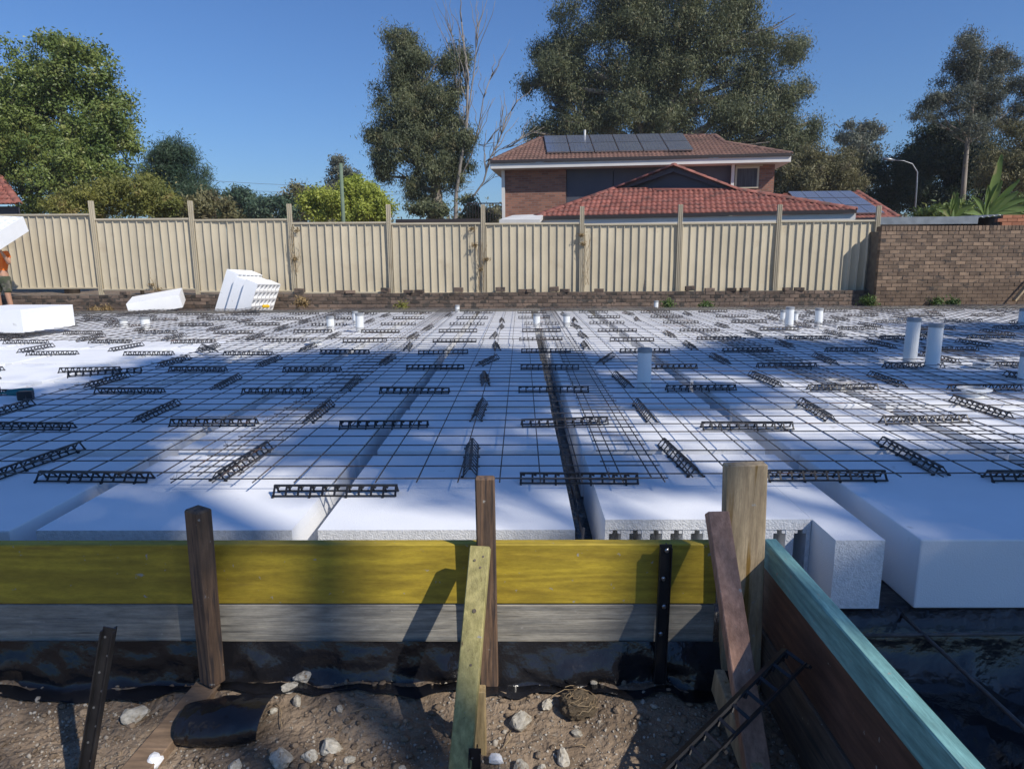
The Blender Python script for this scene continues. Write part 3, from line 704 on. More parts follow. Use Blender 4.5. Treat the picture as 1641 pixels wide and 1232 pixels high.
for i, (px, py, r, lab) in enumerate([(795, 1219, 12, 'white foam crumb on the soil beside the pale peg'), (247, 1224, 18, 'large white foam chunk at the bottom edge by the plank'), (358, 1097, 9, 'small upright foam crumb near the left stake foot')]):
    p = onz(px, py, .02); s = r/F*2.2
    o = inst('foam_crumb', rock_mesh('foam_crumb', M['foam'], 50+i, 2, .22), (p.x, p.y, gz(p.x, p.y)+s*.6), rz=R.uniform(0, 3)); o.scale = (s, s*.8, s*.7)
    tag(o, lab, 'foam crumb', 'white foam crumbs')
# gravel: many small stones, one object
def ico():
    bm = bmesh.new(); bmesh.ops.create_icosphere(bm, subdivisions=1, radius=1); v = np.array([x.co[:] for x in bm.verts]); f = np.array([[q.index for q in x.verts] for x in bm.faces]); bm.free(); return v, f
iv, if_ = ico(); rn = np.random.default_rng(5); VV = []; FF = []; n = 0
for i in range(6500):
    x = rn.uniform(-2.3, .88); y = rn.uniform(1.55, 2.24)
    dn = noise.noise(Vector((x*3, y*3, 11)))+.25*noise.noise(Vector((x*9, y*9, 2)))
    if dn < rn.uniform(-.6, .25): continue
    s = .0018+.0045*rn.random()**3+(.008*rn.random() if rn.random() < .035 else 0)
    k = 1+rn.uniform(-.35, .35, iv.shape[0])[:, None]
    VV.append(iv*k*s*rn.uniform(.6, 1.3, 3)+np.array([x, y, gz(x, y)+s*.3])); FF.append(if_+n); n += len(iv)
tag(from_np('gravel', np.concatenate(VV), np.concatenate(FF), M['pebble']), 'loose gravel scattered over the brown soil', 'gravel', kind='stuff')
VV = []; FF = []; n = 0
for i in range(1500):
    x = rn.uniform(-2.3, .88); y = rn.uniform(1.55, 2.26)
    if noise.noise(Vector((x*2.3, y*2.3, 21))) < rn.uniform(-.5, .4): continue
    s_ = .005+.013*rn.random()**2.2
    k = 1+rn.uniform(-.3, .3, iv.shape[0])[:, None]
    VV.append(iv*k*s_*rn.uniform(.7, 1.3, 3)*np.array([1, 1, .7])+np.array([x, y, gz(x, y)+s_*.25])); FF.append(if_+n); n += len(iv)
tag(from_np('soil_clods', np.concatenate(VV), np.concatenate(FF), M['soil']), 'crumbly brown soil clods strewn in front of the form boards', 'soil', kind='stuff')
# twigs
for i, (px, py, a, L, lab) in enumerate([(590, 1160, .25, .12, 'thin dry twig crossing the wide dark shadow'), (450, 1165, -1.0, .14, 'dry bent twig below the rock heap'), (815, 1190, 1.2, .10, 'pale root strand hanging by the large pale rock'), (930, 1200, .1, .06, 'short straw below the rooty clod')]):
    p = onz(px, py, .0); pts = [(p.x+math.cos(a)*L*(u-.5)+.01*math.sin(u*5), p.y+math.sin(a)*L*(u-.5), gz(p.x, p.y)+.012+.008*math.sin(u*4)) for u in (0, .25, .5, .75, 1)]
    thing_tube('twig', pts, .0016, M['root'], lab, 'twig', 5, 'dry twigs on the soil')

# ------------------------------------------------------------------ loose foam pods with waffle undersides
def waffle_pod(lab, loc, rot, celled=True, n=6):
    t = bpy.data.objects.new('loose_foam_pod', None); link(t); t.location = loc; t.rotation_euler = rot
    tag(t, lab, 'foam pod', 'loose foam pods not yet laid')
    W, H = 1.09, .30; cw = W/n; mb = MB()
    # body: five faces and the celled underside (local -Z)
    h = W/2
    mb.add([(-h, -h, 0), (h, -h, 0), (h, h, 0), (-h, h, 0), (-h, -h, H), (h, -h, H), (h, h, H), (-h, h, H)], [(4, 5, 6, 7), (0, 1, 5, 4), (1, 2, 6, 5), (2, 3, 7, 6), (3, 0, 4, 7)])
    mb.build('pod_body', M['foam'], t)
    g = MB()
    for i in range(n):
        for j in range(n):
            x0, y0 = -h+i*cw, -h+j*cw; e = .022; d = .11; q = .06
            o = [(x0, y0, 0), (x0+cw, y0, 0), (x0+cw, y0+cw, 0), (x0, y0+cw, 0)]
            a = [(x0+e, y0+e, 0), (x0+cw-e, y0+e, 0), (x0+cw-e, y0+cw-e, 0), (x0+e, y0+cw-e, 0)]
            b = [(x0+q, y0+q, d), (x0+cw-q, y0+q, d), (x0+cw-q, y0+cw-q, d), (x0+q, y0+cw-q, d)]
            g.add(o+a+b, [(1, 0, 4, 5), (2, 1, 5, 6), (3, 2, 6, 7), (0, 3, 7, 4), (5, 4, 8, 9), (6, 5, 9, 10), (7, 6, 10, 11), (4, 7, 11, 8), (11, 10, 9, 8)])
    g.build('waffle_underside', M['foam'], t)
    return t
# three leaning pods: local -Z (cells) faces front right
def orient(o, zaxis, xhint):
    z = Vector(zaxis).normalized(); y = z.cross(Vector(xhint)).normalized(); x = y.cross(z)
    o.rotation_mode = 'QUATERNION'; o.rotation_quaternion = Matrix((x, y, z)).transposed().to_quaternion()
nrm = Vector((.92, -.13, -.36)).normalized()      # outward normal of the waffle faces, tipped down
edge = Vector((.38, 0, 1)); edge = (edge-nrm*edge.dot(nrm)).normalized()
side = nrm.cross(edge); side = side if side.y > 0 else -side
base = at(413, 455, 15.05)-edge*.545+side*.545
for i, lab in enumerate(['front pod of the three leaning by the fence, its waffle side showing', 'middle foam pod of the three leaning by the fence', 'rear left foam pod of the three leaning by the fence']):
    o = waffle_pod(lab, base-nrm*.318*i+side*.13*i-edge*.045*(i%2), (0, 0, 0)); orient(o, -nrm, edge)
o = waffle_pod('foam pod lying tilted left of the three leaning pods', at(255, 494, 15.5), (0, 0, 0)); orient(o, Vector((-.12, -.16, 1)), Vector((.95, .4, 0)))
for s in (0, 1):
    pass
p = onz(43, 533, ZM+.03)
ang = math.radians(-3)
c = Vector((p.x, p.y, 0))+Vector((-.545, .545, 0))
o = waffle_pod('big white foam pod lying on the mesh at the left edge', (c.x, c.y, ZM+.03), (0, 0, ang)); o.scale = (1, 1, 1.15)

# ------------------------------------------------------------------ worker carrying a pod
def person(loc):
    t = empty('person', loc, 'worker in orange shirt and camouflage shorts holding a foam pod overhead', 'person')
    def skin(name, pts, edges, m, root=0, sub=2):
        me = bpy.data.meshes.new(name); me.from_pydata([p[:3] for p in pts], edges, []); o = link(bpy.data.objects.new(name, me), t)
        sm = o.modifiers.new('s', 'SKIN'); sm.use_smooth_shade = True
        for i, p in enumerate(pts):
            v = me.skin_vertices[0].data[i]; r = p[3]; v.radius = (r if len(p) < 5 else p[4], r); v.use_root = (i == root)
        ss = o.modifiers.new('d', 'SUBSURF'); ss.levels = ss.render_levels = sub
        me.materials.append(m); return o
    # pelvis, chest, neck, head, arms raised, legs
    P = [(0, 0, .95, .13), (0, 0, 1.12, .12), (0, .01, 1.33, .14, .17), (0, .01, 1.46, .07), (0, -.01, 1.52, .055), (0, -.03, 1.62, .085), (0, -.02, 1.70, .075)]
    E = [(0, 1), (1, 2), (2, 3), (3, 4), (4, 5), (5, 6)]
    def chain(start, pts):
        prev = start
        for q in pts: P.append(q); E.append((prev, len(P)-1)); prev = len(P)-1
    for s in (-1, 1):
        chain(2, [(s*.19, .01, 1.43, .06), (s*.27, -.05, 1.30, .048), (s*.31, -.10, 1.20, .042), (s*.32, -.20, 1.34, .038), (s*.32, -.30, 1.47, .026), (s*.32, -.33, 1.52, .034, .018)])
        chain(0, [(s*.10, 0, .86, .10), (s*.12, -.02, .50, .062), (s*.13, .01, .28, .056), (s*.13, .02, .09, .036)])
    skin('body', P, E, M['skin'])
    for s in (-1, 1):       # fingers, hand flat under the pod
        for f in range(4):
            fx = s*.32+(f-1.5)*.019; L = (.07, .08, .075, .06)[f]
            skin('finger', [(fx, -.34, 1.53, .009), (fx, -.34-L*.5, 1.555, .008), (fx, -.34-L, 1.56, .007)], [(0, 1), (1, 2)], M['skin'], sub=1)
        skin('thumb', [(s*.30, -.32, 1.52, .011), (s*.27, -.35, 1.545, .009), (s*.255, -.38, 1.556, .008)], [(0, 1), (1, 2)], M['skin'], sub=1)
    skin('shirt', [(0, 0, .98, .15, .18), (0, 0, 1.12, .14, .165), (0, .01, 1.33, .155, .19), (0, .01, 1.45, .095), (.20, .01, 1.43, .078), (.27, -.05, 1.31, .065), (-.20, .01, 1.43, .078), (-.27, -.05, 1.31, .065)],
         [(0, 1), (1, 2), (2, 3), (2, 4), (4, 5), (2, 6), (6, 7)], M['orange'])
    skin('shorts', [(0, 0, .98, .155, .18), (0, 0, .88, .15, .17), (.11, 0, .80, .115), (.125, -.02, .52, .092), (-.11, 0, .80, .115), (-.125, -.02, .52, .092)], [(0, 1), (1, 2), (2, 3), (1, 4), (4, 5)], M['camo'])
    for s in (-1, 1):
        b = MB(); b.lathe([(.055, .0), (.058, .08), (.052, .18), (.045, .19)], (s*.13, .02, 0), 14); b.box((s*.13, -.06, .035), (.09, .20, .07)); b.build('boot', M['boot'], t, bevel=.0)
    h = MB(); h.lathe([(.001, .105), (.05, .10), (.088, .06), (.098, .01), (.094, -.03)], (0, -.01, 1.655), 18); h.build('hair', M['hair'], t, smooth=True)
    nose = MB(); nose.add([(-.012, -.108, 1.615), (.012, -.108, 1.615), (0, -.132, 1.612), (0, -.112, 1.65)], [(0, 1, 2), (0, 2, 3), (1, 3, 2), (0, 3, 1)]); nose.build('nose', M['skin'], t)
    for s in (-1, 1):
        MB().lathe([(.0005, .011), (.008, .008), (.011, 0), (.0005, -.011)], (s*.032, -.103, 1.645), 10).build('eye', M['foam'], t)
        MB().lathe([(.0005, .03), (.012, .02), (.012, -.02), (.0005, -.03)], (s*.092, -.02, 1.63), 8).build('ear', M['skin'], t)
    MB().box((0, -.108, 1.585), (.045, .012, .008)).build('mouth', M['brick_orange'], t)
    return t
WY = 15.35
pp = at(5, 470, WY); person((pp.x, WY, .37))
q = at(52, 355, WY-.1); o = waffle_pod('white foam pod held up by the worker at the left edge', (pp.x+.02, WY-.34, 2.42), (0, 0, 0))
o.rotation_euler = (math.radians(180+24), math.radians(2), math.radians(2)); o.scale = (1.05, 1, 1.15)

# cordless drill on the pods at the left
p = onz(25, 640, ZP); t = empty('cordless_drill', (p.x, p.y, ZP+.06), 'teal and black cordless drill lying on pods at the left edge', 'drill', rz=.25)
MB().lathe([(.001, -.16), (.008, -.16), (.010, -.06), (.024, -.05), (.030, 0), (.034, .06), (.034, .13), (.001, .14)], n=14).build('drill_body', M['teal'], t, smooth=True).rotation_euler = (0, PI/2, 0)
MB().beam((.08, 0, 0), (.13, -.13, -.01), .035, .045).build('drill_grip', M['black_plastic'], t, bevel=.006)
MB().box((.14, -.15, -.005), (.11, .06, .075)).build('battery_pack', M['black_plastic'], t, bevel=.008)
MB().lathe([(.018, 0), (.022, .01), (.022, .05), (.014, .06)], (0, 0, 0), 12).build('drill_chuck', M['black_plastic'], t).location = (-.12, 0, 0)
p = at(420, 494, 14.6); t = empty('hand_saw', (p.x, p.y, .59), 'small tool with yellow handle beside the leaning pods', 'tool', rz=.2)
MB().beam((-.35, 0, 0), (0, 0, .03), .05, .01).build('saw_blade', M['galv'], t); MB().box((.08, 0, .03), (.16, .05, .07)).build('saw_handle', M['toolyellow'], t, bevel=.02)

# ------------------------------------------------------------------ tiled roofs
def tile_verts(Wt, Lt, seg=10):
    V = []
    for j, (v, lift) in enumerate(((0, .042), (Lt*1.06, .0))):
        for i in range(seg+1):
            u = i/seg; V.append((u*Wt, v, lift+.034*(math.sin(u*4*PI-PI/2)*.5+.5)**1.2))
    for i in range(seg+1):
        u = i/seg; V.append((u*Wt, 0, .004+.034*(math.sin(u*4*PI-PI/2)*.5+.5)**1.2-.012))
    n = seg+1
    Fc = [(i, i+1, n+i+1, n+i) for i in range(seg)]+[(2*n+i, 2*n+i+1, i+1, i) for i in range(seg)]
    return V, Fc
def roof_slope(parent, poly, m, parts=True, Wt=.33, Lt=.34, name='roof_tile'):
    """poly: world points in one plane, first edge = eave (left to right)."""
    poly = [Vector(p) for p in poly]; O = poly[0]; U = (poly[1]-poly[0]).normalized(); N = U.cross(poly[2]-poly[0]).normalized()
    if N.z < 0: N = -N
    Vv = N.cross(U).normalized(); P2 = [((p-O).dot(U), (p-O).dot(Vv)) for p in poly]
    vmax = max(q[1] for q in P2)
    mw = Matrix((U, Vv, N)).transposed().to_4x4(); mw.translation = O
    inv = parent.matrix_world.inverted() if parent else Matrix()
    def rng(v):
        xs_ = []
        for i in range(len(P2)):
            (x0, y0), (x1, y1) = P2[i], P2[(i+1) % len(P2)]
            if (y0-v)*(y1-v) < 0: xs_.append(x0+(x1-x0)*(v-y0)/(y1-y0))
        return (min(xs_), max(xs_)) if len(xs_) > 1 else None
    tv, tf = tile_verts(Wt, Lt); full = None; J = MB(); r = 0
    mb0 = MB(); mb0.add(tv, tf); full = mb0.mesh(name, m, smooth=True)
    v = 0; cnt = 0
    while v < vmax-.05:
        a = rng(v+.01); b = rng(min(v+Lt*.98, vmax-.01))
        if a is None: break
        if b is None: b = a
        lo, hi = min(a[0], b[0]), max(a[1], b[1])
        x = math.floor(lo/Wt)*Wt
        while x < hi:
            def lim(vv):
                k = max(0, min(1, (vv-v)/Lt)); return a[0]+(b[0]-a[0])*k, a[1]+(b[1]-a[1])*k
            inside = x >= max(a[0], b[0]) and x+Wt <= min(a[1], b[1])
            if inside and parts and cnt < 299:
                o = bpy.data.objects.new(name, full); link(o, parent); o.matrix_local = inv @ mw @ Matrix.Translation((x, v, R.uniform(0, .004))); cnt += 1
            else:
                vs = []
                for (tx, ty, tz) in tv:
                    l0, l1 = lim(v+ty); vs.append((min(max(x+tx, l0), l1), min(v+ty, vmax), tz))
                if parts and cnt < 299:
                    q = MB(); q.add(vs, tf); o = q.build(name, m, parent, smooth=True); o.matrix_local = inv @ mw; cnt += 1
                else: J.add(vs, tf)
            x += Wt
        v += Lt
    if J.v:
        o = J.build('roof_tiles', m, parent, smooth=True); o.matrix_local = inv @ mw; tag(o, kind='stuff')
    # a deck under the tiles
    d = MB(); d.add([p-N*.015 for p in poly], [tuple(range(len(poly)))]); o = d.build('roof_deck', M['gutter'], parent)
    if parent: o.matrix_local = inv
    return mw, N
def caps(parent, a, b, m, L=.36, r=.11):
    a = Vector(a); b = Vector(b); d = b-a; n = max(1, int(d.length/L)); L = d.length/n; d.normalize()
    x = d.cross(Vector((0, 0, 1))).normalized(); z = x.cross(d)
    V = []; seg = 6
    for (yy, rr_) in ((0, r*1.08), (L*1.05, r*.92)):
        for i in range(seg+1):
            th = PI*i/seg; V.append((math.cos(th)*rr_*1.1, yy, math.sin(th)*rr_*.75))
    for i in range(seg+1):
        th = PI*i/seg; V.append((math.cos(th)*r*.85, 0, math.sin(th)*r*.5))
    n_ = seg+1; me = MB(); me.add(V, [(i, i+1, n_+i+1, n_+i) for i in range(seg)]+[(2*n_+i, 2*n_+i+1, i+1, i) for i in range(seg)]); me = me.mesh('ridge_tile', m, smooth=True)
    inv = parent.matrix_world.inverted() if parent else Matrix()
    for i in range(n):
        mw = Matrix((x, d, z)).transposed().to_4x4(); mw.translation = a+d*L*i+z*.01
        o = bpy.data.objects.new('ridge_tile', me); link(o, parent); o.matrix_local = inv @ mw
def plane_pt(px, py, O, N):       # where the sight line through a pixel meets a plane
    d = ray(px, py); c = Vector((0, 0, CAMZ)); return c + d*((O-c).dot(N)/d.dot(N))

house = empty('brick_house', (0, 0, 0), 'two storey brick house with red tiled roofs behind the fence', 'house')
# lower roof
E0 = at(858, 348, 22.3); E1r = onz(1372, 337, E0.z)
U = (E1r-E0).normalized(); pit = math.radians(24); back = Vector((-U.y, U.x, 0)); SL = back*math.cos(pit)+Vector((0, 0, 1))*math.sin(pit)
N = U.cross(SL).normalized(); N = N if N.z > 0 else -N
T0 = plane_pt(985, 303, E0, N); T1 = plane_pt(1182, 305, E0, N)
roof_slope(house, [E0, E1r, T1, T0], M['tile'], True)
caps(house, E0, T0, M['tile']); caps(house, E1r, T1, M['tile'])
# gablet: fascias, face and the ridge running back
apx = (T0+T1)/2; apx.z = at(1080, 266, apx.y).z
apx.x = at(1080, 266, apx.y).x
dirb = back*5.5
gm = MB(); gm.add([T0+back*.25+Vector((.35, 0, .02)), T1+back*.25+Vector((-.35, 0, .02)), apx+back*.25-Vector((0, 0, .12))], [(0, 1, 2)]); gm.build('gable_face', M['cladding'], house)
for A in (T0, T1):
    MB().beam(A+back*.10+Vector((0, 0, -.02)), apx+back*.10+Vector((0, 0, -.10)), .05, .16, up=Vector((0, 0, 1))).build('barge_board', M['cladding'], house)
    caps(house, A, apx, M['tile'], r=.10)
for A, s in ((T0, 1), (T1, -1)):
    mb = MB(); mb.add([A, apx, apx+dirb, A+dirb], [(0, 1, 2, 3)]); mb.build('gable_roof', M['tile'], house)
caps(house, apx, apx+dirb, M['tile'])
# side planes of the lower roof
for A, T, s in ((E0, T0, -1), (E1r, T1, 1)):
    mb = MB(); mb.add([A, T, T+back*4, A+back*6], [(0, 1, 2, 3)]); mb.build('side_roof', M['tile_old'], house)
# eaves of the lower roof
for dz, hh, m_, nm, off in ((-.035, .10, 'gutter', 'gutter', -.05), (-.20, .22, 'white_paint', 'fascia', .03)):
    mb = MB(); a = E0+back*off+Vector((0, 0, dz)); b = E1r+back*off+Vector((0, 0, dz)); mb.beam(a, b, .06, hh); mb.build(nm, M[m_], house)
mb = MB(); mb.beam(E0+back*.6+U*.5+Vector((0, 0, -1.5)), E1r+back*.6-U*.5+Vector((0, 0, -1.5)), .2, 2.5); mb.build('lower_wall', M['house_brick'], house)
mb = MB(); mb.add([E0+Vector((0, 0, -.3)), E1r+Vector((0, 0, -.3)), E1r+back*.7+Vector((0, 0, -.3)), E0+back*.7+Vector((0, 0, -.3))], [(0, 1, 2, 3)]); mb.build('soffit', M['white_paint'], house)
p = at(1318, 350, 21.0)
MB().box(p, (.25, .2, .25)).build('downpipe_head', M['white_paint'], house)
# lean-to canopy at the left of the lower roof
mb = MB(); a, b, c, d = at(800, 352, 21.5), at(865, 352, 21.3), at(872, 343, 22.5), at(822, 345, 22.8)
mb.add([a, b, c, d, a-Vector((0, 0, .12)), b-Vector((0, 0, .12)), c-Vector((0, 0, .12)), d-Vector((0, 0, .12))], [(0, 1, 2, 3), (4, 5, 1, 0), (5, 6, 2, 1), (7, 4, 0, 3), (7, 6, 5, 4)]); mb.build('side_canopy', M['white_paint'], house)
# upper storey
HE0 = at(786, 259, 27.6); HE1 = onz(1268, 247, HE0.z)
U2 = (HE1-HE0).normalized(); back2 = Vector((-U2.y, U2.x, 0)); pit2 = math.radians(21); SL2 = back2*math.cos(pit2)+Vector((0, 0, 1))*math.sin(pit2)
N2 = U2.cross(SL2).normalized(); N2 = N2 if N2.z > 0 else -N2
A1 = plane_pt(1160, 229, HE0, N2); A2 = plane_pt(1146, 218, HE0, N2); A3 = plane_pt(866, 222, HE0, N2)
roof_slope(house, [HE0, HE1, A1, A2, A3], M['tile_old'], False)
caps(house, HE1, A1, M['tile_old']); caps(house, A1, A2, M['tile_old']); caps(house, HE0, A3, M['tile_old']); caps(house, A3, A2, M['tile_old'])
for poly in ([HE0, A3, A3+back2*3.5-Vector((0, 0, .1)), HE0+back2*7.5], [A2, A3, A3+back2*4-Vector((0, 0, 1.6)), A2+back2*4-Vector((0, 0, 1.6))], [HE1, A1, A2+back2*3, HE1+back2*7.5]):
    mb = MB(); mb.add(poly, [tuple(range(len(poly)))]); mb.build('side_roof', M['tile_old'], house)
MB().beam(HE0-Vector((0, 0, .02))-back2*.05, HE1-Vector((0, 0, .02))-back2*.05, .07, .11).build('gutter', M['gutter'], house)
MB().beam(HE0-Vector((0, 0, .18)), HE1-Vector((0, 0, .18)), .03, .20).build('fascia', M['white_paint'], house)
mb = MB(); dn = Vector((0, 0, -.28)); mb.add([HE0+dn, HE1+dn, HE1+dn+back2*7, HE0+dn+back2*7], [(0, 1, 2, 3)]); mb.build('soffit', M['white_paint'], house)
MB().beam(HE0-Vector((0, 0, .15)), HE0-Vector((0, 0, .15))+back2*7.4, .04, .24).build('fascia', M['white_paint'], house)
ww = HE0+back2*.55
def wallpt(px, py): # point on the upper wall plane
    return plane_pt(px, py, ww, back2)
def wallbox(nm, m_, px0, px1, zt, zb, thick, off):
    a = wallpt(px0, 300); b = wallpt(px1, 300); c = (a+b)/2; L = (b-a).length
    rot = Matrix((U2, back2, Vector((0, 0, 1)))).transposed()
    mb = MB(); mb.box((c.x+back2.x*(off+thick/2), c.y+back2.y*(off+thick/2), (zt+zb)/2), (L, thick, zt-zb), rot); return mb.build(nm, m_, house)
zt = HE0.z-.285
o = wallbox('brick_wall_left', M['house_brick'], 806, 907, zt, .3, 6.2, 0)
wallbox('cladding_panel', M['cladding'], 907.5, 982, zt, .3, 5, .12)
wallbox('cladding_panel', M['cladding'], 983, 1171, zt, .3, 5, .14)
wallbox('brick_wall_right', M['house_brick'], 1171.5, 1240, zt, .3, 6, .02)
z1, z0 = wallpt(1195, 267).z, wallpt(1195, 302).z
o = wallbox('window', M['cream'], 1177, 1215, z1, z0, .06, -.03)
g = wallbox('pane', M['curtain'], 1180, 1212, z1-.08, z0+.05, .02, -.04); g.parent = o
c_ = wallbox('window_head', M['cream'], 1178, 1220, zt-.01, z1+.01, .05, -.03)
for px in (806.5, 1172): wallbox('downpipe', M['white_paint'], px-2, px+3, zt+.15, .5 if px < 900 else 2.0, .09, -.13)
# vent stub
MB().lathe([(.05, 0), (.05, .35), (.0005, .36)], plane_pt(937, 222, HE0, N2), 10).build('vent_pipe', M['white_paint'], house)
# solar panels on the upper roof
def panels(parent, c00, c10, c01, c11, nx_, ny_, N_, gap=.02):
    for i in range(nx_):
        for j in range(ny_):
            def bl(u, v): return c00*(1-u)*(1-v)+c10*u*(1-v)+c01*(1-u)*v+c11*u*v
            u0, u1 = i/nx_+.004, (i+1)/nx_-.004; v0, v1 = j/ny_+.01, (j+1)/ny_-.01
            q = [bl(u0, v0)+N_*.12, bl(u1, v0)+N_*.12, bl(u1, v1)+N_*.12, bl(u0, v1)+N_*.12]
            mb = MB(); dn_ = N_*-.04; mb.add(q+[k+dn_ for k in q], [(0, 1, 2, 3), (4, 5, 1, 0), (5, 6, 2, 1), (6, 7, 3, 2), (7, 4, 0, 3)])
            fr = mb.build('solar_panel', M['alu'], parent)
            g_ = MB(); m0 = .018
            def ib(u, v): return q[0]*(1-u)*(1-v)+q[1]*u*(1-v)+q[3]*(1-u)*v+q[2]*u*v+N_*.004
            for a_ in range(6):
                ua, ub = m0+(1-2*m0)*a_/6+.004, m0+(1-2*m0)*(a_+1)/6-.004
                g_.add([ib(ua, .03), ib(ub, .03), ib(ub, .97), ib(ua, .97)], [(0, 1, 2, 3)])
            g_.build('cell_strip', M['solar'], fr)
panels(house, plane_pt(876, 249, HE0, N2), plane_pt(1112, 245, HE0, N2), plane_pt(871, 222, HE0, N2), plane_pt(1094, 218, HE0, N2), 6, 2, N2)

# second neighbour roof at the right with panels
h2 = empty('neighbour_house', (0, 0, 0), 'low red roofed house covered in solar panels right of the brick house', 'house')
K0 = at(1240, 351, 27); K1 = onz(1440, 349, K0.z); Uk = (K1-K0).normalized(); bk = Vector((-Uk.y, Uk.x, 0)); pk_ = math.radians(22); SLk = bk*math.cos(pk_)+Vector((0, 0, 1))*math.sin(pk_)
Nk = Uk.cross(SLk).normalized(); Nk = Nk if Nk.z > 0 else -Nk
Q1 = plane_pt(1374, 308, K0, Nk); Q0 = plane_pt(1255, 310, K0, Nk)
roof_slope(h2, [K0, K1, Q1, Q0], M['tile'], False); caps(h2, K1, Q1, M['tile'])
panels(h2, plane_pt(1290, 347, K0, Nk), plane_pt(1418, 346, K0, Nk), plane_pt(1262, 311, K0, Nk), plane_pt(1362, 310, K0, Nk), 5, 3, Nk)
mb = MB(); mb.beam((K0+Uk*.4+bk*.5)-Vector((0, 0, 1.3)), (K1-Uk*.4+bk*.5)-Vector((0, 0, 1.3)), .2, 2.4); mb.build('wall', M['house_brick'], h2)
mb = MB(); mb.add([K1, Q1, Q1+bk*3, K1+bk*7], [(0, 1, 2, 3)]); mb.build('side_roof', M['tile'], h2)
MB().beam(K0-Vector((0, 0, .06)), K1-Vector((0, 0, .06)), .06, .14).build('gutter', M['gutter'], h2)
# orange roof at the far left edge
h3 = empty('neighbour_house', (0, 0, 0), 'orange tiled roof corner showing at the left edge under the tree', 'house')
K0 = at(-150, 328, 24); K1 = onz(30, 327, K0.z); Uk = (K1-K0).normalized(); bk = Vector((-Uk.y, Uk.x, 0)); SLk = bk*math.cos(.55)+Vector((0, 0, 1))*math.sin(.55)
Nk = Uk.cross(SLk).normalized(); Nk = Nk if Nk.z > 0 else -Nk
Q1 = plane_pt(0, 284, K0, Nk); Q0 = plane_pt(-120, 270, K0, Nk)
roof_slope(h3, [K0, K1, Q1, Q0], M['tile'], False); caps(h3, K1, Q1, M['tile'])
mb = MB(); mb.beam((K0+bk*.5)-Vector((0, 0, 1.3)), (K1-Uk*.4+bk*.5)-Vector((0, 0, 1.3)), .2, 2.5); mb.build('wall', M['cladding'], h3)

# sheds behind the brick wall
s1 = empty('garden_shed', (0, 0, 0), 'low shed with wavy metal roof edge behind the brick wall', 'shed')
def corr_edge(a, b, m_, parent, nm):
    a = Vector(a); b = Vector(b); d = (b-a); L = d.length; d.normalize(); n_ = int(L/.12)*4; V = []; bk_ = Vector((0, 1, .03))
    for k in (0, 1):
        for i in range(n_+1):
            V.append(a+d*(L*i/n_)+Vector((0, 0, .018*math.sin(i*PI/2)))+bk_*2.5*k)
    for i in range(n_+1): V.append(a+d*(L*i/n_)+Vector((0, 0, .018*math.sin(i*PI/2)-.012)))
    m2 = n_+1
    from_np(nm, [v[:] for v in V], [(i, i+1, m2+i+1, m2+i) for i in range(n_)]+[(2*m2+i, 2*m2+i+1, i+1, i) for i in range(n_)], m_, parent)
corr_edge(at(1505, 355, 17.6), at(1608, 344, 17.2), M['galv'], s1, 'metal_roof')
MB().box2(at(1508, 357, 18.0)-Vector((0, 0, 1.5)), at(1606, 352, 19.0)).build('shed_wall', M['gutter'], s1)
s2 = empty('brick_outbuilding', (0, 0, 0), 'orange brick outbuilding corner at right edge behind the brick wall', 'shed')
a_ = at(1606, 344, 17.0)
rot_ = None
for c_i in range(5):
    for b_i in range(8):
        MB().box((a_.x+.12+b_i*.24-(.12 if c_i % 2 else 0), 17.02, a_.z-.05-c_i*.086), (.23, .11, .076)).build('brick', M['brick_orange'], s2)
MB().box2((a_.x+.0, 17.04, a_.z-1.5), (a_.x+2, 18.5, a_.z-.03)).build('outbuilding_core', M['mortar'], s2)
s3 = empty('tin_roof', (0, 0, 0), 'pale flat metal roof strip just above the brick wall', 'roof')
MB().box2(at(1404, 360, 17.2), at(1512, 352, 18.6)).build('roof_edge', M['galv'], s3)
tag(MB().box2(at(634, 357, 17.4), at(772, 351, 17.55)).build('shed_roof_edge', M['gutter']), 'black roof edge of a low shed just above the fence', 'roof')
# balcony rail left of the house
br_ = empty('balcony_rail', (0, 0, 0), 'dark thin metal rail left of the brick house', 'railing')
ra, rb = at(748, 326, 24), at(804, 326, 24)
MB().tube([ra, rb], .02, 6).build('hand_rail', M['gutter'], br_)
bal = MB().tube([(0, 0, 0), (0, 0, -.85)], .011, 5).mesh('baluster', M['gutter'])
for i in range(13): inst('baluster', bal, ra.lerp(rb, i/12), br_)

# ------------------------------------------------------------------ poles and wires
t = empty('power_pole', at(550, 356, 27), 'thin green timber pole rising in front of the yellow green tree', 'pole')
ptop_ = at(546, 262, 27); MB().tube([(0, 0, -2), ptop_-t.location], [.085, .07], 10).build('pole_shaft', M['pole_green'], t, smooth=True)
for i, (y0, y1, lab) in enumerate([(287, 291, 'topmost thin power wire crossing the sky left of the tall gum'), (300, 300, 'middle thin power wire crossing the sky left of the tall gum'), (306, 304, 'lower thin power wire crossing the sky left of the tall gum'), (345, 350, 'lowest thin wire passing behind the tall gum')]):
    a, b = at(300, y0, 60), at(760, y1, 62); pts = [a.lerp(b, u/8)+Vector((0, 0, -.5*math.sin(PI*u/8))) for u in range(9)]
    thing_tube('power_wire', pts, .016, M['galv'], lab, 'wire', 5, 'power wires')
t = empty('street_lamp', at(1468, 350, 30), 'grey street lamp with curved arm before the dark trees', 'street lamp')
b0 = t.location.copy(); pts = [b0+Vector((0, 0, -2.2)), at(1469, 300, 30), at(1470, 276, 30), at(1462, 263, 30), at(1448, 258, 30), at(1432, 257, 30)]
MB().tube([q-b0 for q in pts], [.045, .034, .03, .025, .018, .016], 8).build('lamp_post', M['galv'], t, smooth=True)
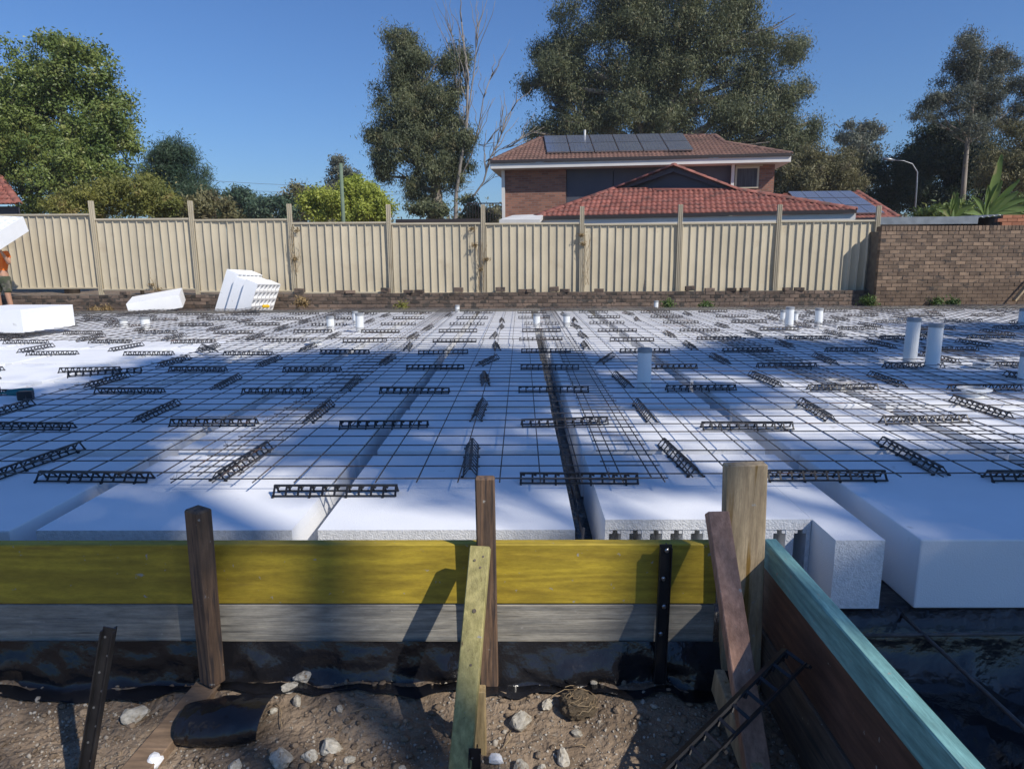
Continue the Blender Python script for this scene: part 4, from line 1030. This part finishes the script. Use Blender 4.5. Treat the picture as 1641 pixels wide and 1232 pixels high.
mb = MB(); a = at(1434, 257, 30)-b0; b = at(1415, 254, 30)-b0; mb.tube([a, a.lerp(b, .4), b], [.03, .06, .04], 8); mb.build('lamp_head', M['galv'], t, smooth=True)

# ------------------------------------------------------------------ trees
def leaves(name, parent, blobs, n_cl, per, cl_r, L, W, m, seed, droop=.5, flat=.75, shell=.35):
    g = np.random.default_rng(seed); B = np.array([[*b[0], *b[1]] for b in blobs])
    vol = B[:, 3]*B[:, 4]*B[:, 5]; pr = vol**.8/np.sum(vol**.8)
    ids = g.choice(len(B), n_cl, p=pr); d = g.normal(size=(n_cl, 3)); d /= np.linalg.norm(d, axis=1)[:, None]
    rad = (shell+(1-shell)*g.random(n_cl))**.6
    cc = B[ids, :3]+d*B[ids, 3:]*rad[:, None]
    nm = max(2, n_cl//9); mid = cc[:nm]; mo = ids[:nm]            # sprays gather in masses with gaps between them
    pick = g.integers(0, nm, n_cl); msz = np.minimum(B[mo, 3:].min(axis=1)*.55, cl_r*2.3)*g.uniform(.7, 1.25, nm)
    dd = g.normal(size=(n_cl, 3)); dd /= np.linalg.norm(dd, axis=1)[:, None]
    cc = mid[pick]+dd*(msz[pick]*g.random(n_cl)**.45)[:, None]*np.array([1, 1, .72])
    cr = cl_r*g.uniform(.55, 1.35, n_cl)
    N_ = n_cl*per; ci = np.repeat(np.arange(n_cl), per)
    off = g.normal(size=(N_, 3))*.5; off[:, 2] *= flat
    c = cc[ci]+off*cr[ci][:, None]
    out = c-mid[pick][ci]; out[:, 2] += .25*cl_r; out /= np.linalg.norm(out, axis=1)[:, None]+1e-6
    nv = out*.8+g.normal(size=(N_, 3))*.62; nv /= np.linalg.norm(nv, axis=1)[:, None]
    ax = g.normal(size=(N_, 3)); ax[:, 2] -= droop*1.6; ax -= nv*np.sum(nv*ax, axis=1)[:, None]; ax /= np.linalg.norm(ax, axis=1)[:, None]
    s = np.cross(nv, ax)
    l = L*g.uniform(.6, 1.3, N_)[:, None]; w_ = W*g.uniform(.6, 1.3, N_)[:, None]
    V = np.stack([c-ax*l*.5, c+s*w_*.5, c+ax*l*.5, c-s*w_*.5], axis=1).reshape(-1, 3)
    Fc = np.arange(N_*4, dtype=np.int32).reshape(-1, 4)
    return from_np(name, V, Fc, m, parent), cc
def wob(a, b, n, amp, g):
    pts = []
    for i in range(n+1):
        u = i/n; p = a.lerp(b, u)
        if 0 < i < n: p = p+Vector((g.uniform(-amp, amp), g.uniform(-amp, amp), g.uniform(-amp, amp)*.4))
        pts.append(p)
    return pts
def tree(name, lab, cat, Y, trunk, blobs, m, bark, n_cl, per, cl_r, L, W, seed, r0=.3, droop=.5, flat=.75, group=None, limbs=1.0, depth=.9, shell=.35, twigs=0):
    """trunk: pixel path at true distance Y; blobs: pixel ellipses at Y, given real size and depth."""
    g = random.Random(seed); sc = Y/F
    base = at(*trunk[0], Y); base.z = .3
    t = empty(name, base, lab, cat, group)
    W3 = []
    for (px, py, rx, ry) in blobs:
        dy = g.uniform(-.5, .5)*rx*sc*depth; c = at(px, py, Y+dy); W3.append((c, (rx*sc, rx*sc*depth, ry*sc)))
    mb = MB(); path = [base]+[at(px, py, Y) for px, py in trunk[1:]]
    rad = [r0*(1-.6*i/(len(path)-1)) for i in range(len(path))]; mb.tube([p-base for p in path], rad, 9)
    for (c, r) in W3:
        if g.random() > limbs: continue
        k = min(range(len(path)), key=lambda i: (path[i]-c).length + (3 if path[i].z > c.z else 0)); k = max(k, 1) if len(path) > 1 else 0
        a = path[k]; q = wob(a, c+Vector((0, 0, r[2]*.2)), 5, .06*(c-a).length, g); rr_ = rad[k]*.45
        mb.tube([p-base for p in q], [rr_*(1-.14*i) for i in range(6)], 6, cap=False)
        for _ in range(5 if r[0] > 1 else 3):
            e = c+Vector((g.uniform(-.8, .8)*r[0], g.uniform(-.8, .8)*r[1], g.uniform(-.2, .9)*r[2])); q2 = wob(q[g.choice((2, 3, 4))], e, 4, .10*(e-c).length, g)
            mb.tube([p-base for p in q2], [rr_*.38*(1-.2*i) for i in range(5)], 5, cap=False)
    mb.build('trunk', bark, t, smooth=True)
    leaves('crown', t, [((c-base)[:], r) for c, r in W3], n_cl, per, cl_r, L, W, m, seed, droop, flat, shell)
    return t
TB = 'trees beyond the fence'
tree('leafy_tree', 'big bright green broadleaf tree at the left edge', 'tree', 27, [(100, 345), (100, 290), (105, 220), (95, 140)],
     [(85, 125, 42, 55), (135, 115, 42, 50), (35, 140, 55, 62), (172, 185, 40, 45), (100, 200, 85, 70), (28, 240, 70, 75), (125, 265, 72, 60), (185, 130, 20, 20), (-40, 200, 60, 90), (50, 95, 18, 22), (140, 78, 14, 14), (90, 78, 14, 14), (185, 230, 28, 30), (60, 310, 70, 35)],
     M['leaf_glossy'], M['bark_dark'], 1900, 62, .36, .135, .062, 11, r0=.28, droop=.1, flat=.8, group=TB)
tree('shrub', 'yellow green bush just above the fence right of the big left tree', 'shrub', 21, [(215, 350), (215, 330)],
     [(215, 312, 45, 34), (165, 322, 40, 30), (250, 328, 30, 25), (120, 335, 40, 22)], M['leaf_shrub'], M['bark_dark'], 560, 55, .24, .11, .035, 12, r0=.06, droop=-.2, group='shrubs behind the fence')
tree('conifer_tree', 'dark feathery conifer left of the power wires', 'tree', 31, [(290, 345), (290, 300), (288, 240)],
     [(288, 250, 24, 28), (262, 262, 26, 30), (300, 275, 34, 38), (265, 300, 40, 40), (322, 300, 24, 36), (335, 325, 28, 22), (290, 320, 50, 30)], M['leaf_conifer'], M['bark_dark'], 800, 60, .36, .20, .032, 13, r0=.2, droop=-.4, flat=1.1, group=TB)
tree('shrub', 'grey green bush above the fence right of the conifer', 'shrub', 24, [(345, 350), (345, 335)], [(340, 335, 34, 22), (300, 338, 30, 18)], M['leaf_olive'], M['bark_dark'], 160, 40, .28, .16, .05, 14, r0=.05, group='shrubs behind the fence')
tree('distant_tree', 'small bluish green tree low between conifer and yellow tree', 'tree', 50, [(400, 348), (400, 335)], [(395, 330, 34, 17), (440, 334, 32, 14), (375, 318, 18, 16)], M['leaf_conifer'], M['bark_dark'], 330, 40, .5, .3, .1, 15, r0=.12, group=TB)
tree('distant_tree', 'small grey gum rising behind the yellow green tree', 'tree', 62, [(548, 345), (546, 300), (543, 270)], [(540, 262, 17, 13), (555, 275, 17, 14), (535, 285, 16, 14), (560, 295, 20, 14), (548, 310, 34, 18)], M['leaf_euc2'], M['bark_dead'], 300, 34, .6, .34, .10, 16, r0=.25, group=TB, shell=.2)
tree('leafy_tree', 'bright yellow green tree beside the green power pole', 'tree', 31, [(560, 350), (560, 330)], [(550, 315, 30, 20), (590, 312, 24, 18), (520, 328, 38, 20), (600, 335, 22, 18), (560, 338, 55, 18), (580, 298, 14, 9)], M['leaf_yellow'], M['bark_dark'], 800, 60, .34, .15, .07, 17, r0=.15, droop=0, group=TB)
tree('distant_tree', 'dull green tree left of the yellow green tree', 'tree', 52, [(490, 350), (490, 330)], [(490, 316, 28, 14), (470, 326, 26, 14), (510, 322, 26, 16)], M['leaf_olive'], M['bark_dark'], 230, 36, .5, .3, .12, 18, r0=.15, group=TB)
# tall gum with two stems
tree('gum_tree', 'tall slender gum tree left of the brick house', 'tree', 36, [(704, 350), (700, 310), (692, 270), (680, 210), (668, 150), (650, 80)],
     [(640, 66, 22, 26), (652, 100, 34, 36), (626, 140, 28, 26), (665, 150, 38, 40), (718, 88, 20, 24), (728, 120, 26, 34), (735, 165, 26, 40), (700, 175, 30, 40), (640, 195, 38, 32), (612, 214, 20, 20), (682, 225, 40, 38), (728, 228, 32, 42), (640, 250, 36, 26), (612, 276, 22, 15), (695, 275, 42, 30), (742, 268, 20, 30), (655, 300, 26, 16), (675, 322, 20, 9), (605, 240, 16, 14)],
     M['leaf_euc'], M['bark_pale'], 1500, 74, .42, .19, .042, 19, r0=.32, droop=.9, flat=1.1, group=TB, shell=.15)
mbt = MB(); g_ = random.Random(4); b0 = at(730, 350, 35.5)
tdead = empty('dead_tree', Vector((b0.x, b0.y, .3)), 'bare grey dead tree with forked branches beside the slender gum', 'tree', TB); o0 = tdead.location.copy()
def dbranch(pxs, r0, r1, Y=35.5, tw=6):
    pts = [at(px, py, Y+.3*g_.uniform(-1, 1)) for px, py in pxs]
    n_ = len(pts); r0 *= .42; mbt.tube([p-o0 for p in pts], [r0+(r1-r0)*i/(n_-1) for i in range(n_)], 7)
    for _ in range(tw):
        i = g_.randint(max(1, n_//2), n_-1); a = pts[i]; d = (pts[i]-pts[i-1]).normalized(); e = a+(d+Vector((g_.uniform(-.7, .7), g_.uniform(-.7, .7), g_.uniform(0, .7)))).normalized()*g_.uniform(.7, 1.9)
        q = wob(a.lerp(pts[i-1], g_.random()*.8), e, 4, .12, g_); mbt.tube([p-o0 for p in q], [r1*1.3, r1, r1*.8, r1*.6, r1*.4], 5)
dbranch([(730, 420), (730, 350), (731, 310), (738, 260), (748, 200), (750, 120), (742, 60), (738, 20)], .30, .03, tw=12)
dbranch([(745, 230), (752, 170), (760, 110), (765, 60), (768, 35)], .10, .02, tw=8)
dbranch([(735, 290), (755, 250), (768, 200), (775, 155), (790, 115)], .10, .02, tw=10)
dbranch([(738, 345), (755, 320), (775, 292), (785, 255), (800, 225), (812, 190), (830, 160)], .13, .025, tw=14)
dbranch([(778, 260), (800, 240), (820, 235), (838, 218)], .06, .02, tw=8)
dbranch([(755, 215), (762, 230), (775, 235), (790, 220)], .05, .015, tw=5)
dbranch([(750, 160), (742, 110), (728, 70), (720, 40)], .06, .015, tw=8)
dbranch([(770, 300), (790, 285), (805, 280)], .04, .012, tw=5)
dbranch([(740, 250), (736, 180), (730, 120), (715, 60)], .07, .015, tw=8)
mbt.build('trunk', M['bark_dead'], tdead, smooth=True)
tree('shrub', 'small bush at the foot of the slender gum', 'shrub', 30, [(720, 352), (720, 345)], [(690, 338, 30, 14), (752, 335, 24, 18), (782, 338, 20, 14)], M['leaf_euc'], M['bark_dark'], 170, 34, .3, .2, .06, 20, r0=.05, group='shrubs behind the fence')
# the huge gum behind the house
tree('gum_tree', 'huge dense gum tree rising behind the brick house', 'tree', 44, [(1050, 345), (1055, 250), (1070, 170), (1090, 90), (1100, 0)],
     [(900, 110, 42, 52), (872, 110, 26, 30), (880, 180, 38, 44), (858, 215, 20, 16), (935, 50, 48, 48), (960, 140, 62, 62), (930, 205, 50, 40), (1000, 20, 60, 55), (1030, 100, 60, 62), (1010, 185, 60, 45), (1080, 30, 60, 60), (1100, 120, 60, 60), (1090, 195, 60, 45), (1160, 20, 48, 60), (1170, 110, 56, 56), (1170, 190, 56, 46), (1195, -5, 30, 40),
      (1240, 60, 34, 34), (1268, 75, 24, 24), (1235, 125, 40, 36), (1262, 150, 24, 24), (1235, 195, 40, 34), (1250, 235, 42, 26), (1300, 200, 20, 16), (1290, 225, 20, 20), (980, -50, 70, 50), (1080, -60, 80, 50), (1160, -50, 50, 40), (850, 140, 14, 14)],
     M['leaf_euc'], M['bark_pale'], 3900, 80, .62, .23, .052, 21, r0=.75, droop=.8, flat=1.05, group=TB, shell=.10)
tree('leafy_tree', 'rounded olive tree between the brick house and distant gum', 'tree', 40, [(1320, 345), (1320, 300)], [(1325, 270, 42, 32), (1290, 285, 40, 40), (1350, 295, 32, 34), (1265, 300, 36, 36)], M['leaf_olive'], M['bark_dark'], 1000, 60, .42, .18, .05, 22, r0=.25, droop=.3, group=TB)
tree('gum_tree', 'distant small gum between the olive tree and dark trees', 'tree', 60, [(1382, 330), (1382, 270), (1378, 220)], [(1378, 205, 20, 12), (1360, 215, 18, 12), (1395, 215, 17, 16), (1380, 240, 26, 18), (1392, 270, 20, 22), (1375, 295, 26, 18)], M['leaf_euc2'], M['bark_pale'], 420, 34, .6, .34, .09, 23, r0=.3, group=TB, shell=.15)
tree('dark_tree', 'very dark dense trees behind the street lamp', 'tree', 42, [(1520, 345), (1520, 280)], [(1440, 285, 50, 30), (1500, 235, 46, 30), (1510, 290, 60, 46), (1430, 320, 46, 26), (1570, 290, 50, 46), (1545, 240, 46, 40), (1470, 260, 30, 20), (1610, 310, 40, 30)], M['leaf_dark'], M['bark_dark'], 1500, 60, .5, .22, .06, 24, r0=.3, droop=.2, group=TB)
tree('gum_tree', 'tall airy gum tree at the right edge', 'tree', 38, [(1545, 345), (1545, 290), (1550, 230), (1560, 160), (1570, 100)],
     [(1560, 80, 30, 22), (1545, 120, 34, 26), (1590, 105, 28, 24), (1525, 165, 32, 24), (1575, 160, 40, 28), (1620, 130, 26, 28), (1645, 165, 26, 30), (1610, 190, 36, 22), (1490, 165, 16, 14), (1475, 185, 20, 14), (1505, 200, 24, 16), (1560, 200, 40, 20), (1600, 85, 20, 14)],
     M['leaf_euc2'], M['bark_pale'], 900, 60, .42, .17, .038, 25, r0=.15, droop=.7, group=TB, shell=.1)
tree('leafy_tree', 'olive yellow tree at right behind the banana plant', 'tree', 34, [(1640, 345), (1640, 300)], [(1625, 230, 36, 36), (1640, 270, 40, 40), (1600, 270, 30, 30), (1680, 260, 40, 50)], M['leaf_olive'], M['bark_dark'], 700, 55, .40, .16, .045, 26, r0=.2, group=TB)
tree('shrub', 'low dark bush above the wall left of the banana plant', 'shrub', 26, [(1500, 352), (1500, 345)], [(1480, 345, 26, 10), (1530, 340, 30, 16), (1640, 340, 30, 16)], M['leaf_glossy'], M['bark_dark'], 200, 34, .3, .18, .06, 27, r0=.05, group='shrubs behind the fence')
for i, (px, w_, lab) in enumerate([(-250, 160, 'far row of trees low on the horizon at left'), (430, 140, 'far row of trees low on the horizon in the middle'), (800, 200, 'far row of trees low on the horizon behind the house'), (1300, 240, 'far row of trees low on the horizon at right')]):
    bl = [(px+R.uniform(-w_, w_), 352+R.uniform(-6, 4), 50, 14) for _ in range(8)]
    o = tree('distant_tree', lab, 'tree', 90, [(px, 360), (px, 352)], bl, M['leaf_olive'], M['bark_dark'], 260, 30, 1.2, .7, .3, 40+i, r0=.2, group='far tree rows', limbs=0)
# trees that stand to the right of and behind the photographer and shade the pods
def shade_tree(loc, lab, blobs, n_cl, seed, r0=.25, per=40, cr=.55):
    t = empty('gum_tree', loc, lab, 'tree', 'gum trees behind the photographer')
    mb = MB(); g = random.Random(seed); top = Vector((0, 0, max(b[0][2] for b in blobs)))
    mb.tube(wob(Vector((0, 0, -.3)), top, 5, .15, g), [r0*(1-.13*i) for i in range(6)], 9)
    for c, r in blobs: mb.tube(wob(Vector((0, 0, c[2]*.6)), Vector(c), 4, .15, g), [r0*.3, r0*.25, r0*.2, r0*.15, r0*.1], 6)
    mb.build('trunk', M['bark_pale'], t, smooth=True)
    leaves('crown', t, blobs, n_cl, per, cr, .26, .085, M['leaf_euc'], seed, .6, 1.0, .1)
def over(blobs, t, loc):           # crown clumps placed up-sun of a spot on the pods, at distance t along the light
    out = []
    for i, (x, y, rx, ry) in enumerate(blobs):
        p = Vector((x, y, ZP))+sun_dir*(t+((i*7) % 5-2)*.5)-Vector(loc); out.append(((p.x, p.y, p.z), (rx, ry, .8)))
    return out
L1 = (11.0, -7.5, 0)
shade_tree(L1, 'tall gum tree standing behind the photographer on the right',
           over([(-2.4, 2.9, 1.3, .32), (-.3, 3.4, 1.0, .2), (-2.6, 6.2, 1.9, 1.6), (-.9, 6.9, 1.7, 1.0), (-3.2, 3.6, 1.8, 1.3), (-1.2, 4.6, 1.5, 1.1), (-5.0, 2.4, 1.5, 1.2), (2.0, 7.6, 2.0, .6), (2.9, 3.1, 1.4, .35), (-.9, 3.55, 1.2, .25), (-3.5, 4.8, 1.3, 1.2), (.1, 7.8, 1.6, .5), (2.75, 2.3, .95, .40), (2.9, 2.9, .9, .25), (2.5, 1.4, 1.3, .8)], 21, L1), 900, 61, cr=.5, per=60)
L2 = (17.0, -4.0, 0)
shade_tree(L2, 'second tall gum tree farther right behind the photographer',
           over([(5.2, 8.6, 2.2, .8), (1.4, 5.3, 1.5, .55), (4.5, 6.0, 2.0, .5), (8.0, 10.2, 2.2, .7), (8.5, 6.6, 2, 1.0), (4.6, 3.0, 1.4, 1.0)], 20, L2), 560, 62, cr=.45, per=50)

# banana plant
def banana(px, py, Y, lab, fr, g):
    b = at(px, py, Y); t = empty('banana_plant', b, lab, 'banana plant', 'banana plants behind the wall')
    MB().tube([(0, 0, -2), (0, 0, .25)], [.12, .07], 8).build('stem', M['leaf_weed'], t, smooth=True)
    for (az, el, L, wd) in fr:
        L *= .85; wd *= .68
        d = Vector((math.cos(az)*math.cos(el), -.2, math.sin(el))).normalized(); s = d.cross(Vector((0, -1, .2))).normalized(); V = []; n_ = 10
        for i in range(n_+1):
            u = i/n_; c = d*L*u+Vector((0, 0, -.35*L*u*u*math.cos(el))); ww_ = wd*math.sin(PI*min(.97, .06+u*.94))**.6*.5
            jit = .12*g.uniform(-1, 1)*ww_
            V += [c-s*ww_*(1+jit)+Vector((0, -.05*math.sin(u*3), -.04)), c+Vector((0, 0, .02)), c+s*ww_+Vector((0, -.03, -.04))]
        from_np('leaf', [v[:] for v in V], [(3*i+k, 3*i+k+1, 3*i+k+4, 3*i+k+3) for i in range(n_) for k in (0, 1)], M['leaf_banana'], t, smooth=True)
g_ = random.Random(9)
banana(1580, 345, 22, 'tall banana plant with upright torn leaf behind the wall', [(PI/2, 1.5, 2.2, .46), (.5, .25, 1.6, .3), (2.0, 1.15, 1.3, .3), (.7, 1.0, 1.8, .3), (.9, .75, 1.5, .35), (2.4, .8, 1.2, .3), (.2, .45, 1.9, .4), (.05, .2, 1.4, .35), (2.9, .45, 1.1, .3), (1.3, 1.1, 1.5, .3), (0, .7, 1.8, .3)], g_)
banana(1525, 348, 23, 'smaller banana plant left of the tall one', [(1.7, 1.4, 1.0, .3), (2.0, 1.2, 1.1, .3), (2.8, .7, .9, .3), (.5, .8, 1.0, .3), (1.2, 1.2, .8, .25), (.1, .3, .9, .3)], g_)

# weeds at the fence foot and dry vines on the fence
for i, (px, py, wpx, m_, lab) in enumerate([(1065, 484, 28, 'leaf_weed', 'green weed clump at the plinth below the seventh post'), (1130, 486, 14, 'leaf_weed', 'small green weed right of the seventh post'), (1385, 484, 12, 'leaf_weed', 'green weed at the corner of fence and brick wall'),
                                            (1515, 484, 14, 'leaf_weed', 'weed tuft at the foot of the brick wall'), (640, 480, 20, 'leaf_shrub', 'dry brown weed clump below the fourth post'), (160, 482, 26, 'leaf_dry', 'straw coloured weeds below the first post'), (480, 486, 16, 'leaf_dry', 'straw tuft right of the leaning pods')]):
    p = at(px, py, 15.9); t = empty('weed', (p.x, 15.9, .36), lab, 'weed', 'weeds at the fence foot')
    w_ = wpx/F*15.9
    leaves('foliage', t, [((0, 0, .12), (w_*.8, .2, .15)), ((w_*.3, 0, .2), (w_*.4, .2, .14))], 26, 26, .13, .09, .028, M[m_], 70+i, -.5)
for i, (px, y0, y1, lab) in enumerate([(473, 365, 420, 'dry vine clinging to the fence at the third post'), (768, 360, 460, 'dry leafy vine climbing the fence at the fifth post'), (938, 375, 440, 'faint dry vine right of the sixth post'), (245, 440, 468, 'dry stalks against the fence near the second panel foot')]):
    a = at(px, y1, YF-.07); b = at(px+3, y0, YF-.07); t = empty('dry_vine', a, lab, 'vine', 'dry vines on the fence'); mb = MB(); bl = []
    for k in range(6):
        e = b-a+Vector((R.uniform(-.25, .15), R.uniform(-.02, .02), R.uniform(-.5, .1))); mb.tube(wob(Vector((R.uniform(-.1, .1), 0, -.25)), e, 6, .05, g_), .004, 4)
    mb.build('vine_stem', M['root'], t)
    n_ = max(2, int((y1-y0)/18))
    for k in range(n_): bl.append((((b-a)*(k+.5)/n_+Vector((R.uniform(-.12, .1), -.02, 0)))[:], (.16, .04, .15)))
    leaves('vine_leaves', t, bl, 8*n_, 6, .07, .06, .022, M['leaf_dry'], 80+i, .5)

# thin air between here and the far trees
hz = MB().box2((-300, -40, -3), (300, 400, 40)).build('haze', M['foam']); hz['kind'] = 'stuff'; hz['label'] = 'pale thin haze filling the air over the whole site'; hz['category'] = 'haze'
hm = bpy.data.materials.new('haze'); hm.use_nodes = True; hn = hm.node_tree.nodes; hn.clear()
ho = hn.new('ShaderNodeOutputMaterial'); hv = hn.new('ShaderNodeVolumePrincipled'); hv.inputs['Density'].default_value = .00055; hv.inputs['Color'].default_value = (.88, .94, 1, 1)
hm.node_tree.links.new(hv.outputs[0], ho.inputs['Volume']); hz.data.materials[0] = hm
